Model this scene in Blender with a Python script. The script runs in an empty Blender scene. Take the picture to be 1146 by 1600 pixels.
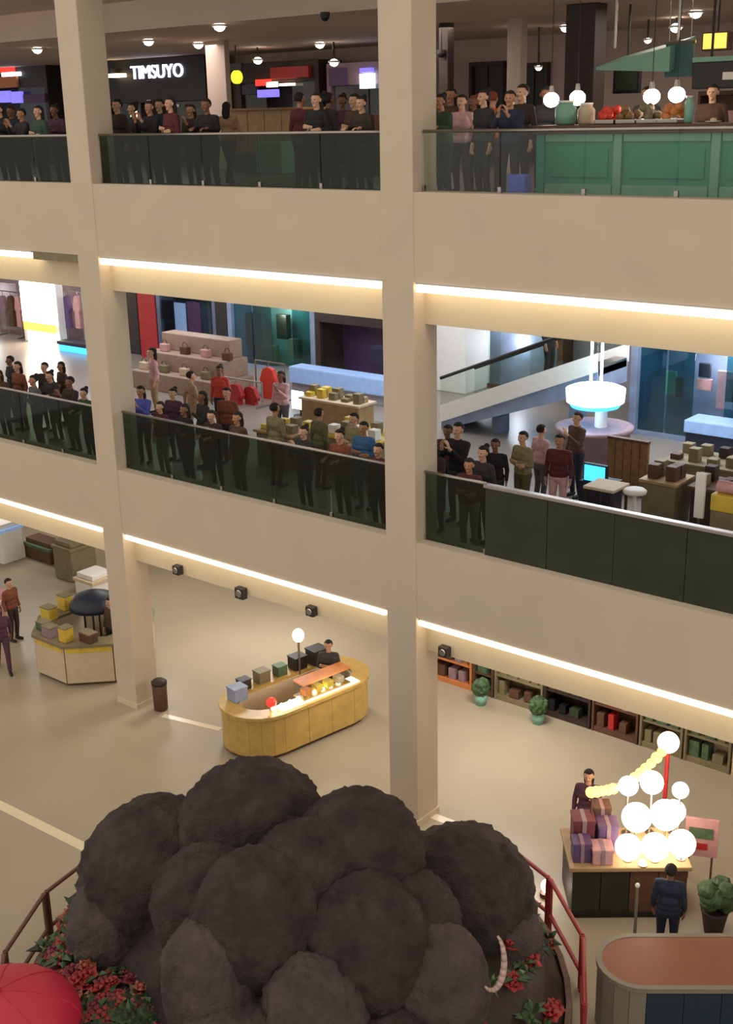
import bpy, bmesh, math, random
import numpy as np
from mathutils import Vector, Matrix, noise
random.seed(7)
scene = bpy.context.scene
C = scene.collection
# ------------------------------------------------------------------ camera
FPX, PIT, ROLL, YAW = 1895.85, .3145, -.0212, .6863
EYE = Vector((12.6743, -15.999, 12.7816))
FW = Vector((-math.sin(YAW)*math.cos(PIT), math.cos(YAW)*math.cos(PIT), -math.sin(PIT)))
R0 = Vector((math.cos(YAW), math.sin(YAW), 0)); U0 = R0.cross(FW)
RT = R0*math.cos(ROLL) + U0*math.sin(ROLL); UP = U0*math.cos(ROLL) - R0*math.sin(ROLL)
cam = bpy.data.cameras.new('camera'); camo = bpy.data.objects.new('camera', cam); C.objects.link(camo)
camo.matrix_world = Matrix(((RT.x, UP.x, -FW.x, EYE.x), (RT.y, UP.y, -FW.y, EYE.y), (RT.z, UP.z, -FW.z, EYE.z), (0, 0, 0, 1)))
cam.sensor_fit = 'VERTICAL'; cam.sensor_height = 36; cam.lens = FPX/1600*36; cam.clip_end = 300
scene.camera = camo
# ------------------------------------------------------------------ world, exposure
world = bpy.data.worlds.new('hall_ambience'); scene.world = world; world.use_nodes = True
bg = world.node_tree.nodes['Background']; bg.inputs[0].default_value = (1, .91, .81, 1); bg.inputs[1].default_value = .85
scene.view_settings.view_transform = 'Standard'; scene.view_settings.look = 'None'
scene.view_settings.exposure = 0; scene.view_settings.gamma = 1; scene.view_settings.use_curve_mapping = False

def area(name, loc, sx, sy, power, col=(1, .9, .78), rot=(0, 0, 0)):
    l = bpy.data.lights.new(name, 'AREA'); l.shape = 'RECTANGLE'; l.size = sx; l.size_y = sy; l.energy = power; l.color = col
    o = bpy.data.objects.new(name, l); o.location = loc; o.rotation_euler = rot; C.objects.link(o); return o
def spot(name, loc, power, col=(1, .9, .78), size=100, blend=.8, rad=.15):
    l = bpy.data.lights.new(name, 'SPOT'); l.energy = power; l.color = col; l.spot_size = math.radians(size); l.spot_blend = blend; l.shadow_soft_size = rad
    o = bpy.data.objects.new(name, l); o.location = loc; C.objects.link(o); return o
def point(name, loc, power, col=(1, .9, .78), rad=.15):
    l = bpy.data.lights.new(name, 'POINT'); l.energy = power; l.color = col; l.shadow_soft_size = rad
    o = bpy.data.objects.new(name, l); o.location = loc; C.objects.link(o); return o
# unseen area lights added below the soffits to brighten the three levels
for x in (-22, -14, -6, 2, 8):
    area('middle_fill_light', (x, 6.5, 9.35), 4, 2.5, 150, (.9, .94, 1))
    area('upper_fill_light', (x, 8, 14.75), 2.5, 2.5, 140, (1, .9, .8))
for x, y, p in ((-19, 5, 160), (-12, 4.5, 150), (-7.2, 4.2, 400), (-2.5, 5.5, 60), (.6, 3.4, 330), (5.5, 4.5, 70)):
    area('ground_fill_light', (x, y, 3.9), 1.6, 1.2, p*.55, (1, .96, .91))  # added lights, strongest where the ground floor should show bright patches

for x, y, z, p in ((-19.5, 9.2, 8.4, 60), (-14, 9.0, 8.6, 70), (-10.2, 9.4, 8.6, 80), (-6.5, 9.2, 8.6, 50), (-4.2, 10.0, 8.6, 60), (-1.6, 8.2, 8.8, 60), (1.2, 8.4, 8.8, 130)):
    point('shop_fill', (x, y, z), p, (.86, .92, 1), .25)  # unseen point lights added before the shops and white pillar to brighten them
# ------------------------------------------------------------------ picking places
def ray(px, py): return FW + RT*((px-573)/FPX) - UP*((py-800)/FPX)
def at_y(px, py, Y):
    d = ray(px, py); return EYE + d*((Y-EYE.y)/d.y)
def at_z(px, py, z):
    d = ray(px, py); return EYE + d*((z-EYE.z)/d.z)
def x_for(px, Y, z):
    k = (px-573)/FPX; a = RT - FW*k
    return EYE.x - (a.y*(Y-EYE.y) + a.z*(z-EYE.z))/a.x
def rect(x0, y0, x1, y1, Y):
    xm, ym = (x0+x1)/2, (y0+y1)/2
    return at_y(x0, ym, Y).x, at_y(x1, ym, Y).x, at_y(xm, y1, Y).z, at_y(xm, y0, Y).z

# ------------------------------------------------------------------ materials
def lin(c): return tuple(((v/255)/12.92 if v/255 <= .04045 else ((v/255+.055)/1.055)**2.4) for v in c)
MATS = {}
def mat(name, rgb=(128, 128, 128), rough=.6, metal=0, emit=0, var=.12, scale=6, bump=0, bscale=40, coat=0):
    if name in MATS: return MATS[name]
    m = bpy.data.materials.new(name); m.use_nodes = True; nt = m.node_tree; b = nt.nodes['Principled BSDF']
    c = lin(rgb); b.inputs['Roughness'].default_value = rough; b.inputs['Metallic'].default_value = metal
    tc = nt.nodes.new('ShaderNodeTexCoord'); n = nt.nodes.new('ShaderNodeTexNoise'); n.inputs['Scale'].default_value = scale; n.inputs['Detail'].default_value = 4
    nt.links.new(tc.outputs['Object'], n.inputs['Vector'])
    r = nt.nodes.new('ShaderNodeValToRGB'); r.color_ramp.elements[0].position = .3; r.color_ramp.elements[1].position = .7
    r.color_ramp.elements[0].color = tuple(v*(1-var) for v in c)+(1,); r.color_ramp.elements[1].color = tuple(min(1, v*(1+var)) for v in c)+(1,)
    nt.links.new(n.outputs['Fac'], r.inputs[0]); nt.links.new(r.outputs[0], b.inputs['Base Color'])
    if coat: b.inputs['Coat Weight'].default_value = coat
    if emit:
        b.inputs['Emission Color'].default_value = c+(1,); b.inputs['Emission Strength'].default_value = emit
    if bump:
        n2 = nt.nodes.new('ShaderNodeTexNoise'); n2.inputs['Scale'].default_value = bscale; n2.inputs['Detail'].default_value = 6
        nt.links.new(tc.outputs['Object'], n2.inputs['Vector'])
        bp = nt.nodes.new('ShaderNodeBump'); bp.inputs['Strength'].default_value = bump; bp.inputs['Distance'].default_value = .05
        nt.links.new(n2.outputs['Fac'], bp.inputs['Height']); nt.links.new(bp.outputs[0], b.inputs['Normal'])
    MATS[name] = m; return m
def glass(name, tint, refl=.08):
    m = bpy.data.materials.new(name); m.use_nodes = True; nt = m.node_tree; nt.nodes.clear()
    o = nt.nodes.new('ShaderNodeOutputMaterial'); mx = nt.nodes.new('ShaderNodeMixShader'); t = nt.nodes.new('ShaderNodeBsdfTransparent')
    g = nt.nodes.new('ShaderNodeBsdfGlossy'); g.inputs['Roughness'].default_value = .04; t.inputs[0].default_value = lin(tint)+(1,)
    mx.inputs[0].default_value = refl; nt.links.new(t.outputs[0], mx.inputs[1]); nt.links.new(g.outputs[0], mx.inputs[2]); nt.links.new(mx.outputs[0], o.inputs[0])
    MATS[name] = m; return m
mat('plaster', (204, 188, 166), .75, var=.03, scale=1.2)
mat('plaster_cream', (214, 198, 168), .75, var=.03, scale=1.2)  # cream plaster of the set-back bands and column plinths
mat('led', (255, 238, 206), .5, emit=2.8, var=0)
mat('floor_stone', (166, 153, 130), .38, var=.07, scale=.35)
mat('floor_inlay', (224, 208, 178), .2, var=.03)
mat('floor_mid', (146, 136, 128), .3, var=.08, scale=.5)
mat('floor_up', (100, 88, 80), .35, var=.1, scale=.5)
mat('ceil_up', (214, 194, 176), .8, var=.05, scale=.4)
mat('wall_up', (184, 164, 154), .8, var=.06, scale=.4)
mat('wall_mid', (160, 156, 164), .7, var=.08, scale=.4)
mat('wall_low', (226, 206, 180), .7, var=.04, scale=.4)
glass('glass_green', (164, 180, 168), .035); glass('glass_clear', (240, 245, 242), .03); glass('glass_cyan', (150, 200, 205), .1)
mat('steel', (170, 165, 160), .3, 1, var=.04); mat('black', (18, 16, 16), .5); mat('charcoal', (40, 37, 38), .55); mat('white', (235, 232, 226), .5, var=.03)
mat('lamp', (255, 240, 220), .5, emit=14, var=0); mat('signwhite', (222, 230, 255), .5, emit=3, var=0); mat('globe', (255, 238, 214), .5, emit=5, var=0); mat('lampsoft', (255, 226, 184), .5, emit=4, var=0)
mat('cyanlamp', (190, 240, 255), .5, emit=5, var=0); mat('whitescreen', (225, 240, 255), .4, emit=4.5, var=.1, scale=3)
mat('bluescreen', (60, 170, 230), .4, emit=2.2, var=.3, scale=8); mat('violetlamp', (120, 110, 235), .4, emit=1.3, var=.25, scale=5)
mat('redlamp', (235, 50, 40), .4, emit=1.4, var=.1); mat('yellowlamp', (230, 220, 40), .4, emit=1.6, var=.2, scale=8); mat('warmsign', (245, 205, 90), .4, emit=1.3, var=.25, scale=9)
mat('wood', (140, 104, 64), .55, var=.25, scale=9); mat('woodtan', (168, 138, 96), .55, var=.15, scale=5); mat('brown', (92, 62, 44), .6, var=.2); mat('darkbrown', (52, 38, 32), .6, var=.2)
mat('teal', (62, 148, 124), .45, var=.06); mat('tealpale', (124, 172, 152), .45, var=.05); mat('tealdark', (48, 92, 88), .5)
mat('maroon', (110, 48, 54), .6); mat('mauvetan', (158, 132, 116), .6, var=.1); mat('navy', (34, 38, 56), .5); mat('deepgreen', (40, 46, 30), .5, var=.18, scale=2); mat('olive', (128, 116, 86), .6); mat('gold', (190, 156, 84), .4, var=.12, scale=4)
mat('cream', (206, 186, 156), .6, var=.05); mat('yellow', (214, 182, 66), .5); mat('mauve', (150, 124, 132), .6, var=.15); mat('red', (176, 40, 40), .5); mat('orangered', (222, 66, 48), .5)
mat('orange', (206, 128, 70), .55); mat('bluegrey', (134, 146, 172), .5, var=.2, scale=2); mat('skyblue', (140, 170, 215), .5, emit=.35, var=.1); mat('purple', (96, 70, 110), .6)
mat('greengoods', (80, 104, 74), .6, var=.3, scale=12); mat('leaf', (58, 84, 48), .55, var=.3, scale=14); mat('leafdark', (44, 56, 36), .6, var=.3, scale=14); mat('pinkgoods', (200, 150, 150), .6)

# ------------------------------------------------------------------ mesh building
class MB:
    def __init__(s): s.bm = bmesh.new()
    def box(s, x0, x1, y0, y1, z0, z1, bev=0, rz=0):
        old = set(s.bm.verts)
        g = bmesh.ops.create_cube(s.bm, size=1)['verts']
        bmesh.ops.scale(s.bm, verts=g, vec=(abs(x1-x0), abs(y1-y0), abs(z1-z0)))
        if bev:
            es = list({e for v in g for e in v.link_edges})
            bmesh.ops.bevel(s.bm, geom=es, offset=bev, segments=2, affect='EDGES', profile=.6)
        g = [v for v in s.bm.verts if v not in old]
        if rz: bmesh.ops.rotate(s.bm, verts=g, cent=(0, 0, 0), matrix=Matrix.Rotation(rz, 3, 'Z'))
        bmesh.ops.translate(s.bm, verts=g, vec=((x0+x1)/2, (y0+y1)/2, (z0+z1)/2)); return s
    def cyl(s, a, b, r0, r1=None, n=16):
        a, b = Vector(a), Vector(b); r1 = r0 if r1 is None else r1; d = b-a; q = d.to_track_quat('Z', 'Y').to_matrix()
        rings = []
        for p, r in ((a, r0), (b, r1)):
            rings.append([s.bm.verts.new(p + q @ Vector((r*math.cos(2*math.pi*i/n), r*math.sin(2*math.pi*i/n), 0))) for i in range(n)])
        for i in range(n): s.bm.faces.new((rings[0][i], rings[0][(i+1) % n], rings[1][(i+1) % n], rings[1][i]))
        s.bm.faces.new(rings[0][::-1]); s.bm.faces.new(rings[1]); return s
    def tube(s, pts, r, n=8):
        for i in range(len(pts)-1): s.cyl(pts[i], pts[i+1], r, r, n)
        return s
    def lathe(s, prof, c=(0, 0, 0), n=24):
        rings = []
        for r, z in prof: rings.append([s.bm.verts.new((c[0]+r*math.cos(2*math.pi*i/n), c[1]+r*math.sin(2*math.pi*i/n), c[2]+z)) for i in range(n)])
        for k in range(len(rings)-1):
            for i in range(n): s.bm.faces.new((rings[k][i], rings[k][(i+1) % n], rings[k+1][(i+1) % n], rings[k+1][i]))
        s.bm.faces.new(rings[0][::-1]); s.bm.faces.new(rings[-1]); return s
    def prism(s, poly, z0, z1):
        lo = [s.bm.verts.new((x, y, z0)) for x, y in poly]; hi = [s.bm.verts.new((x, y, z1)) for x, y in poly]; n = len(poly)
        for i in range(n): s.bm.faces.new((lo[i], lo[(i+1) % n], hi[(i+1) % n], hi[i]))
        s.bm.faces.new(lo[::-1]); s.bm.faces.new(hi); return s
    def ring(s, outer, inner, z0, z1):
        n = len(outer); L = [[s.bm.verts.new((x, y, z)) for x, y in p] for p, z in ((outer, z0), (outer, z1), (inner, z1), (inner, z0))]
        for k in range(4):
            a, b = L[k], L[(k+1) % 4]
            for i in range(n): s.bm.faces.new((a[i], a[(i+1) % n], b[(i+1) % n], b[i]))
        return s
    def ball(s, c, r, sub=2, sc=(1, 1, 1), jit=0, freq=3):
        g = bmesh.ops.create_icosphere(s.bm, subdivisions=sub, radius=1)['verts']
        for v in g:
            k = 1 + (jit*noise.noise(Vector(v.co)*freq + Vector(c)*3.1) if jit else 0)
            v.co = Vector((v.co.x*r*sc[0]*k, v.co.y*r*sc[1]*k, v.co.z*r*sc[2]*k)) + Vector(c)
        return s
    def build(s, name, m, parent=None, smooth=False, loc=None):
        bmesh.ops.recalc_face_normals(s.bm, faces=s.bm.faces)
        me = bpy.data.meshes.new(name); s.bm.to_mesh(me); s.bm.free(); me.materials.append(MATS[m])
        if smooth:
            for p in me.polygons: p.use_smooth = True
        o = bpy.data.objects.new(name, me); C.objects.link(o)
        if parent is not None:
            o.parent = parent; o.matrix_parent_inverse = Matrix.Identity(4)
            pl = parent.matrix_basis.translation + (parent.parent.matrix_basis.translation if parent.parent else Vector())
            if loc is None: o.location = -pl      # geometry is given in world coordinates
        if loc is not None: o.location = loc
        return o
def tag(o, label, cat=None, group=None, kind=None):
    o['label'] = label
    if cat: o['category'] = cat
    if group: o['group'] = group
    if kind: o['kind'] = kind
    return o
def thing(name, loc, label, cat, group=None):
    o = bpy.data.objects.new(name, None); o.empty_display_size = .2; o.location = loc; C.objects.link(o); return tag(o, label, cat, group)
def struct(name, mb, m, label): return tag(mb.build(name, m), label, kind='structure')
def B(*a, **k): return MB().box(*a, **k)
def text_mesh(name, body, m, parent, x0, x1, z0, z1, y, depth=.03):
    cu = bpy.data.curves.new(name, 'FONT'); cu.body = body; cu.extrude = .02; cu.size = 1; cu.offset = 0
    to = bpy.data.objects.new(name, cu); C.objects.link(to); bpy.context.view_layer.update()
    me = bpy.data.meshes.new_from_object(to.evaluated_get(bpy.context.evaluated_depsgraph_get())); bpy.data.objects.remove(to)
    co = np.empty(len(me.vertices)*3); me.vertices.foreach_get('co', co); co = co.reshape(-1, 3); mn, mx = co.min(0), co.max(0)
    sx, sz = (x1-x0)/(mx[0]-mn[0]), (z1-z0)/(mx[1]-mn[1])
    out = np.stack([x0+(co[:, 0]-mn[0])*sx, y-(co[:, 2]-mn[2])/(mx[2]-mn[2])*depth, z0+(co[:, 1]-mn[1])*sz], 1)
    me.vertices.foreach_set('co', out.ravel()); me.materials.clear(); me.materials.append(MATS[m])
    o = bpy.data.objects.new(name, me); C.objects.link(o); o.parent = parent
    o.location = -(parent.matrix_basis.translation + (parent.parent.matrix_basis.translation if parent.parent else Vector())); return o

# ================================================================== THE SETTING
ZU, ZM = 11.45, 5.5              # upper and middle floor
LU, LM = 11.63, 5.692            # tops of the slab edges
XA, XB = -34, 17
struct('floor', B(XA, 24, -24, 13, -.3, 0), 'floor_stone', 'polished beige stone floor of the ground level hall')
def slab(ztop, floor_m, nm, level, m2):
    z0 = ztop-1.43
    struct('trim_'+nm, B(XA, XB, .02, .5, z0, ztop), 'plaster', 'broad beige plaster fascia band at the edge of the %s floor' % level)
    struct('trim_%d' % (int(nm)+10), B(XA, XB, .32, .6, z0-.72, z0+.02), 'plaster_cream', 'set back cream band below the light strip of the %s floor' % level)
slab(LU, 'floor_up', '1', 'top', '')
slab(LM, 'floor_mid', '2', 'middle', '')
tag(B(XA, XB, .5, 16, ZU-.35, ZU).build('floor_upper', 'floor_up'), 'dull brown floor of the top level gallery', kind='structure')
tag(B(XA, XB, .5, 16, ZM-.35, ZM).build('floor_middle', 'floor_mid'), 'grey floor of the middle level gallery', kind='structure')
struct('ceiling_upper', B(XA, XB, 0, 4.6, 15.5, 15.8).box(XA, XB, 4.6, 16, 14.85, 15.8), 'ceil_up', 'dim taupe stepped ceiling of the top level gallery')
struct('ceiling_middle', B(XA, XB, .6, 16, 9.45, 9.75), 'plaster', 'pale ceiling over the middle level gallery')
struct('ceiling_ground', B(XA, XB, .6, 13, 3.98, 4.3), 'plaster', 'pale ceiling over the ground level shops')
struct('wall_back_upper', B(XA, XB, 15.2, 15.5, ZU, 15), 'wall_up', 'taupe back wall of the top level gallery')
struct('wall_back_middle', B(XA, XB, 12.6, 12.9, ZM, 9.5), 'wall_mid', 'grey back wall of the middle level gallery')
struct('wall_back_ground', B(XA, XB, 10.5, 10.8, 0, 4), 'wall_low', 'pale back wall of the ground level')
cols = [(-24, ''), (-16, ''), (-8, ''), (0, ''), (8, '')]
colab = {-8: 'tall square beige column on the left side, standing on the open floor', 0: 'tall square beige column near the middle, running down behind the dark lobes'}
for x, _ in cols[1:]:
    o = struct('column', B(x, x+.66, 0, .66, 0, 16.5, .02), 'plaster', colab.get(x, 'tall square beige column beyond the picture edge'))
    tag(B(x-.02, x+.68, -.02, .68, 0, .12).build('plinth', 'plaster_cream', o), 'low plinth at the foot of the column')
# second row of columns inside the top gallery
for px, w, m, lb in ((338, 30, 'wall_up', 'pale square pillar right of the dark shop on the top level'), (803, 22, 'wall_up', 'narrow pale pillar between two dark doorways on the top level'), (905, 46, 'darkbrown', 'dark brown pillar behind the two round lamps on the top level')):
    Y = 9 if m == 'wall_up' else 7
    a, b = at_y(px-w/2, 120, Y).x, at_y(px+w/2, 120, Y).x
    struct('column', B(a, b, Y, Y+(b-a)*(.25 if px < 400 else .7), ZU, 14.85, .02), m, lb)
# LED strips under the slab edges (each length between two columns is one lamp)
def strip(x0, x1, z, label, grp):
    h = .15 if z > 8 else .12
    t = thing('light_strip', ((x0+x1)/2, .17, z), label, 'light strip', grp)
    B(x0, x1, .03, .31, z-.03, z, .0).build('channel', 'steel', t)
    B(x0+.02, x1-.02, .0, .3, z-h, z-.03).build('diffuser', 'led', t)
strip(-16+.68, -9.6, LU-1.43, 'glowing warm light strip left of the left column under the top fascia', 'upper light strips')
strip(-7.3, -.03, LU-1.43, 'glowing warm light strip between the two columns under the top fascia', 'upper light strips')
strip(.69, 7.97, LU-1.43, 'glowing warm light strip right of the middle column under the top fascia', 'upper light strips')
strip(-16+.68, -8.03, LM-1.43, 'glowing warm light strip left of the left column under the lower fascia', 'lower light strips')
strip(-7.3, -.03, LM-1.43, 'glowing warm light strip between the two columns under the lower fascia', 'lower light strips')
strip(.69, 7.97, LM-1.43, 'glowing warm light strip right of the middle column under the lower fascia', 'lower light strips')
tag(B(-9.55, -8.03, .03, .31, LU-1.6, LU-1.43).build('strip_end_panel', 'olive'), 'grey brown panel filling the end of the upper light strip beside the left column', 'panel')  # plain grey brown block where the strip stops short of the column
# small dark fixtures on the set-back band
for px, py, s, lb in ((281, 889, .2, 'small dark speaker below the lower strip, nearest the left column'), (380, 925, .24, 'brownish box speaker below the lower strip, midway between the columns'), (490, 953, .2, 'small dark speaker below the lower strip, nearest the middle column'), (698, 1016, .2, 'small dark speaker below the lower strip just right of the middle column')):
    p = at_y(px, py, .3); t = thing('wall_speaker', (p.x, .31, p.z-s/2), lb, 'speaker', 'speakers under the lower strip')
    B(p.x-s/2, p.x+s/2, .17, .31, p.z-s/2, p.z+s/2, .02).build('housing', 'charcoal', t); MB().cyl((p.x, .168, p.z), (p.x, .155, p.z), s*.34, s*.3).build('grille', 'steel', t)
# inlaid floor bands
def band(p, q, w, name, lb):
    p, q = at_z(*p, 0), at_z(*q, 0); d = (q-p).normalized(); n = Vector((-d.y, d.x, 0))*w/2
    struct(name, MB().prism([((p+n).x, (p+n).y), ((p-n).x, (p-n).y), ((q-n).x, (q-n).y), ((q+n).x, (q+n).y)], -.05, .006), 'floor_inlay', lb)
band((-60, 1228), (140, 1328), .22, 'trim_21', 'pale stone band inlaid in the floor left of the dark lobes')
band((255, 1118), (345, 1140), .16, 'trim_22', 'pale stone band inlaid in the floor right of the left column foot')
band((610, 1250), (770, 1310), .2, 'trim_23', 'pale stone band inlaid in the floor right of the middle column foot')

# ------------------------------------------------------------------ balustrades
def balustrade(x0, x1, zf, zt, zlip, label, grp, n, gm='glass_green'):
    t = thing('glass_balustrade', ((x0+x1)/2, .26, zlip), label, 'balustrade', grp); w = (x1-x0)/n
    for i in range(n): B(x0+i*w+.012, x0+(i+1)*w-.012, .25, .266, zlip, zt-.02).build('glass_panel', gm, t)
    MB().cyl((x0, .26, zt), (x1, .26, zt), .028, n=10).build('handrail', 'steel', t, True)
    for i in range(n+1): B(max(x0, x0+i*w-.03), min(x1, x0+i*w+.03), .235, .285, zlip, zlip+.09, .0).build('clamp', 'steel', t)
    return t
balustrade(-15.3, -8.03, ZU, 12.55, LU, 'glass balustrade of the top level left of the left column', 'glass balustrades', 5)
balustrade(-7.3, -.03, ZU, 12.55, LU, 'glass balustrade of the top level between the two columns', 'glass balustrades', 5)
balustrade(.69, 7.97, ZU, 12.55, LU, 'glass balustrade of the top level in front of the teal counter', 'glass balustrades', 5, 'glass_clear')
balustrade(-15.3, -8.03, ZM, 6.93, LM, 'glass balustrade of the middle level left of the left column', 'glass balustrades', 5)
balustrade(-7.3, -.03, ZM, 6.93, LM, 'glass balustrade of the middle level between the two columns', 'glass balustrades', 5)
balustrade(.69, 1.95, ZM, 6.93, LM, 'short glass balustrade of the middle level right of the middle column', 'glass balustrades', 1)
t = thing('panelled_balustrade', (5, .26, LM), 'dark green solid balustrade of the middle level with pale top rail', 'balustrade')
for i in range(5): B(1.97+i*1.2+.004, 1.97+(i+1)*1.2-.004, .2+.004*(i % 2), .26, LM, 6.88, .006).build('panel', 'deepgreen', t)
B(1.95, 7.97, .17, .3, 6.88, 6.94, .01).build('top_rail', 'steel', t)


# ================================================================== TOP LEVEL SHOPS AND KIOSKS
def cabinet(name, label, cat, x0, x1, y0, y1, z0, z1, body, shelves=3, goods=(), sideth=.05, group=None, back=None):
    """open-fronted unit: back, sides, top, plinth, shelves, with boxes of goods on the shelves"""
    t = thing(name, ((x0+x1)/2, (y0+y1)/2, z0), label, cat, group)
    B(x0, x1, y1-.04, y1, z0, z1).build('back_panel', back or body, t)
    for a in (x0, x1-sideth): B(a, a+sideth, y0, y1-.04, z0, z1, .008).build('side_panel', body, t)
    B(x0+sideth, x1-sideth, y0, y1-.04, z1-.08, z1, .008).build('top_panel', body, t)
    B(x0+sideth, x1-sideth, y0+.02, y1-.04, z0, z0+.12).build('plinth', body, t)
    h = (z1-.08-z0-.12)/max(1, shelves)
    for i in range(1, shelves): B(x0+sideth, x1-sideth, y0+.02, y1-.04, z0+.12+i*h-.03, z0+.12+i*h).build('shelf', body, t)
    for i in range(shelves):
        x = x0+sideth+.04; zb = z0+.12+i*h
        while goods and x < x1-sideth-.2:
            w = random.uniform(.14, .3); hh = random.uniform(.35, .75)*h
            if x+w > x1-sideth-.02: break
            B(x, x+w*.9, y0+.06, y0+.06+min(.25, (y1-y0)*.5), zb, zb+hh, .01).build('stacked_goods', random.choice(goods), t); x += w+random.uniform(.02, .12)
    return t
def shopfront(name, label, cat, pr_, Y, zf, body, sign=None, signm='lamp', hdr=.28, depth=1.1, inner='charcoal', panes=3, gm='glass_clear', glow=None):
    x0, x1, z0, z1 = rect(*pr_, Y); z0 = zf
    t = thing(name, ((x0+x1)/2, Y, zf), label, cat); H = z1-z0; zh = z1-H*hdr; w = (x1-x0)
    B(x0, x1, Y, Y+depth*.2, zh, z1, .02).build('header', body, t)
    for a in (x0, x1-.18): B(a, a+.18, Y, Y+depth, z0, zh, .01).build('pier', body, t)
    B(x0+.18, x1-.18, Y+depth-.06, Y+depth, z0, zh).build('inner_wall', inner, t)
    B(x0, x1, Y+depth*.2, Y+depth, zh, z1).build('roof_box', body, t)
    for i in range(panes):
        a = x0+.18+(w-.36)*i/panes; b = x0+.18+(w-.36)*(i+1)/panes
        if panes > 2 and i == panes//2: continue       # the entrance
        p = B(a+.03, b-.03, Y+.1, Y+.12, z0+.12, zh).build('window_pane', gm, t); B(a, b, Y+.06, Y+.16, z0, z0+.12).build('sill', body, p)
    if sign:
        b = B(x0+w*.08, x1-w*.08, Y-.05, Y, zh+.05, z1-.08, .01).build('sign_board', body, t)
    if glow: point('shop_inner_fill', ((x0+x1)/2, Y+depth*.5, zh-.5), 28, (.86, .92, 1), .2); B(x0+.4, x1-.4, Y+.3, Y+.45, zh-.06, zh).build('lamp_bar', glow, t)  # added point light brightens the shop interior
    return t, (x0, x1, z0, z1, zh)
# far-left shop with striped signs
t, (x0, x1, z0, z1, zh) = shopfront('storefront', 'dark shop with striped red, orange and blue signs at the far left', 'shop', (-60, 92, 78, 262), 13.6, ZU, 'charcoal', panes=3)
r_ = lambda a, b, c, d, Y: rect(a, b, c, d, Y)
for (a, b, c, d), m, nm in (((-40, 98, 20, 114), 'redlamp', 'red_sign'), ((2, 113, 30, 119), 'whitescreen', 'white_bar'), ((-40, 121, 26, 138), 'orange', 'orange_sign'), ((-40, 143, 15, 161), 'violetlamp', 'blue_window'), ((17, 143, 34, 161), 'violetlamp', 'blue_window'), ((36, 147, 70, 160), 'purple', 'purple_sign')):
    q = rect(a, b, c, d, 13.5); B(q[0], q[1], 13.5, 13.6, q[2], q[3], .01).build(nm, m, t)
# dark shop with white letters
t, (x0, x1, z0, z1, zh) = shopfront('storefront', 'black shop with a glowing white lettered sign on the top level', 'shop', (166, 90, 324, 262), 13.6, ZU, 'black', hdr=.42, panes=3, inner='darkbrown')
q = rect(204, 101, 285, 122, 13.55); text_mesh('sign_letters', 'TIMSUYO', 'signwhite', t, q[0], q[1], q[2], q[3], 13.6, .06)
q = rect(204, 172, 211, 187, 13.4); B(q[0], q[1], 13.4, 13.5, q[2], q[3]).build('door_lamp', 'lampsoft', t)
for a in ((230, 156, 236, 168), (270, 163, 280, 167)): q = rect(*a, 13.4); B(q[0], q[1], 13.4, 13.46, q[2], q[3]).build('notice', 'steel', t)
q = rect(166, 112, 184, 124, 13.2); o = thing('projecting_sign', (q[0]+.3, 13.2, q[2]), 'small white sign jutting out left of the black shop', 'sign'); B(q[0], q[1], 13.2, 13.6, (q[2]+q[3])/2-.06, (q[2]+q[3])/2+.06, .01).build('panel', 'lampsoft', o); B(q[0]+.1, q[0]+.16, 13.3, 13.6, q[3]-.1, q[3]+.1).build('bracket', 'black', o)
# shop with red sign and coloured lights
t, (x0, x1, z0, z1, zh) = shopfront('storefront', 'shop with a dark red fascia and red, white and violet lights on the top level', 'shop', (372, 96, 500, 262), 13.6, ZU, 'darkbrown', hdr=.2, panes=3)
for (a, b, c, d), m, nm in (((422, 104, 482, 122), 'red', 'red_fascia'), ((399, 124, 420, 134), 'redlamp', 'red_light'), ((416, 128, 430, 136), 'lampsoft', 'white_light'), ((436, 130, 457, 134), 'lampsoft', 'white_bar'), ((402, 140, 432, 152), 'violetlamp', 'violet_screen'), ((378, 132, 400, 148), 'navy', 'blue_poster')):
    q = rect(a, b, c, d, 13.45); B(q[0], q[1], 13.45, 13.6, q[2], q[3], .01).build(nm, m, t)
q = rect(359, 110, 377, 131, 11); o = thing('hanging_sign', ((q[0]+q[1])/2, 11.1, q[2]), 'round yellow glowing sign beside the pale pillar on the top level', 'sign')
cx, cz, rr = (q[0]+q[1])/2, (q[2]+q[3])/2, (q[3]-q[2])/2
MB().cyl((cx, 11, cz), (cx, 11.12, cz), rr, n=20).build('disc', 'yellowlamp', o); MB().cyl((cx, 11.06, cz+rr), (cx, 11.06, 14.85), .02, n=6).build('rod', 'black', o); B(cx-.25, cx+.25, 11, 11.12, cz+rr, cz+rr+.2, .01).build('cap', 'black', o)
# shop with the bright white display
t, (x0, x1, z0, z1, zh) = shopfront('storefront', 'mauve shop with a bright white display beside the middle column on the top level', 'shop', (512, 96, 640, 262), 13.6, ZU, 'mauve', hdr=.22, panes=2)
for (a, b, c, d), m, nm in (((562, 106, 580, 113), 'violetlamp', 'violet_lamp'), ((562, 115, 582, 138), 'whitescreen', 'white_display'), ((514, 106, 538, 134), 'purple', 'dark_poster')):
    q = rect(a, b, c, d, 13.45); B(q[0], q[1], 13.45, 13.6, q[2], q[3], .01).build(nm, m, t)
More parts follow.
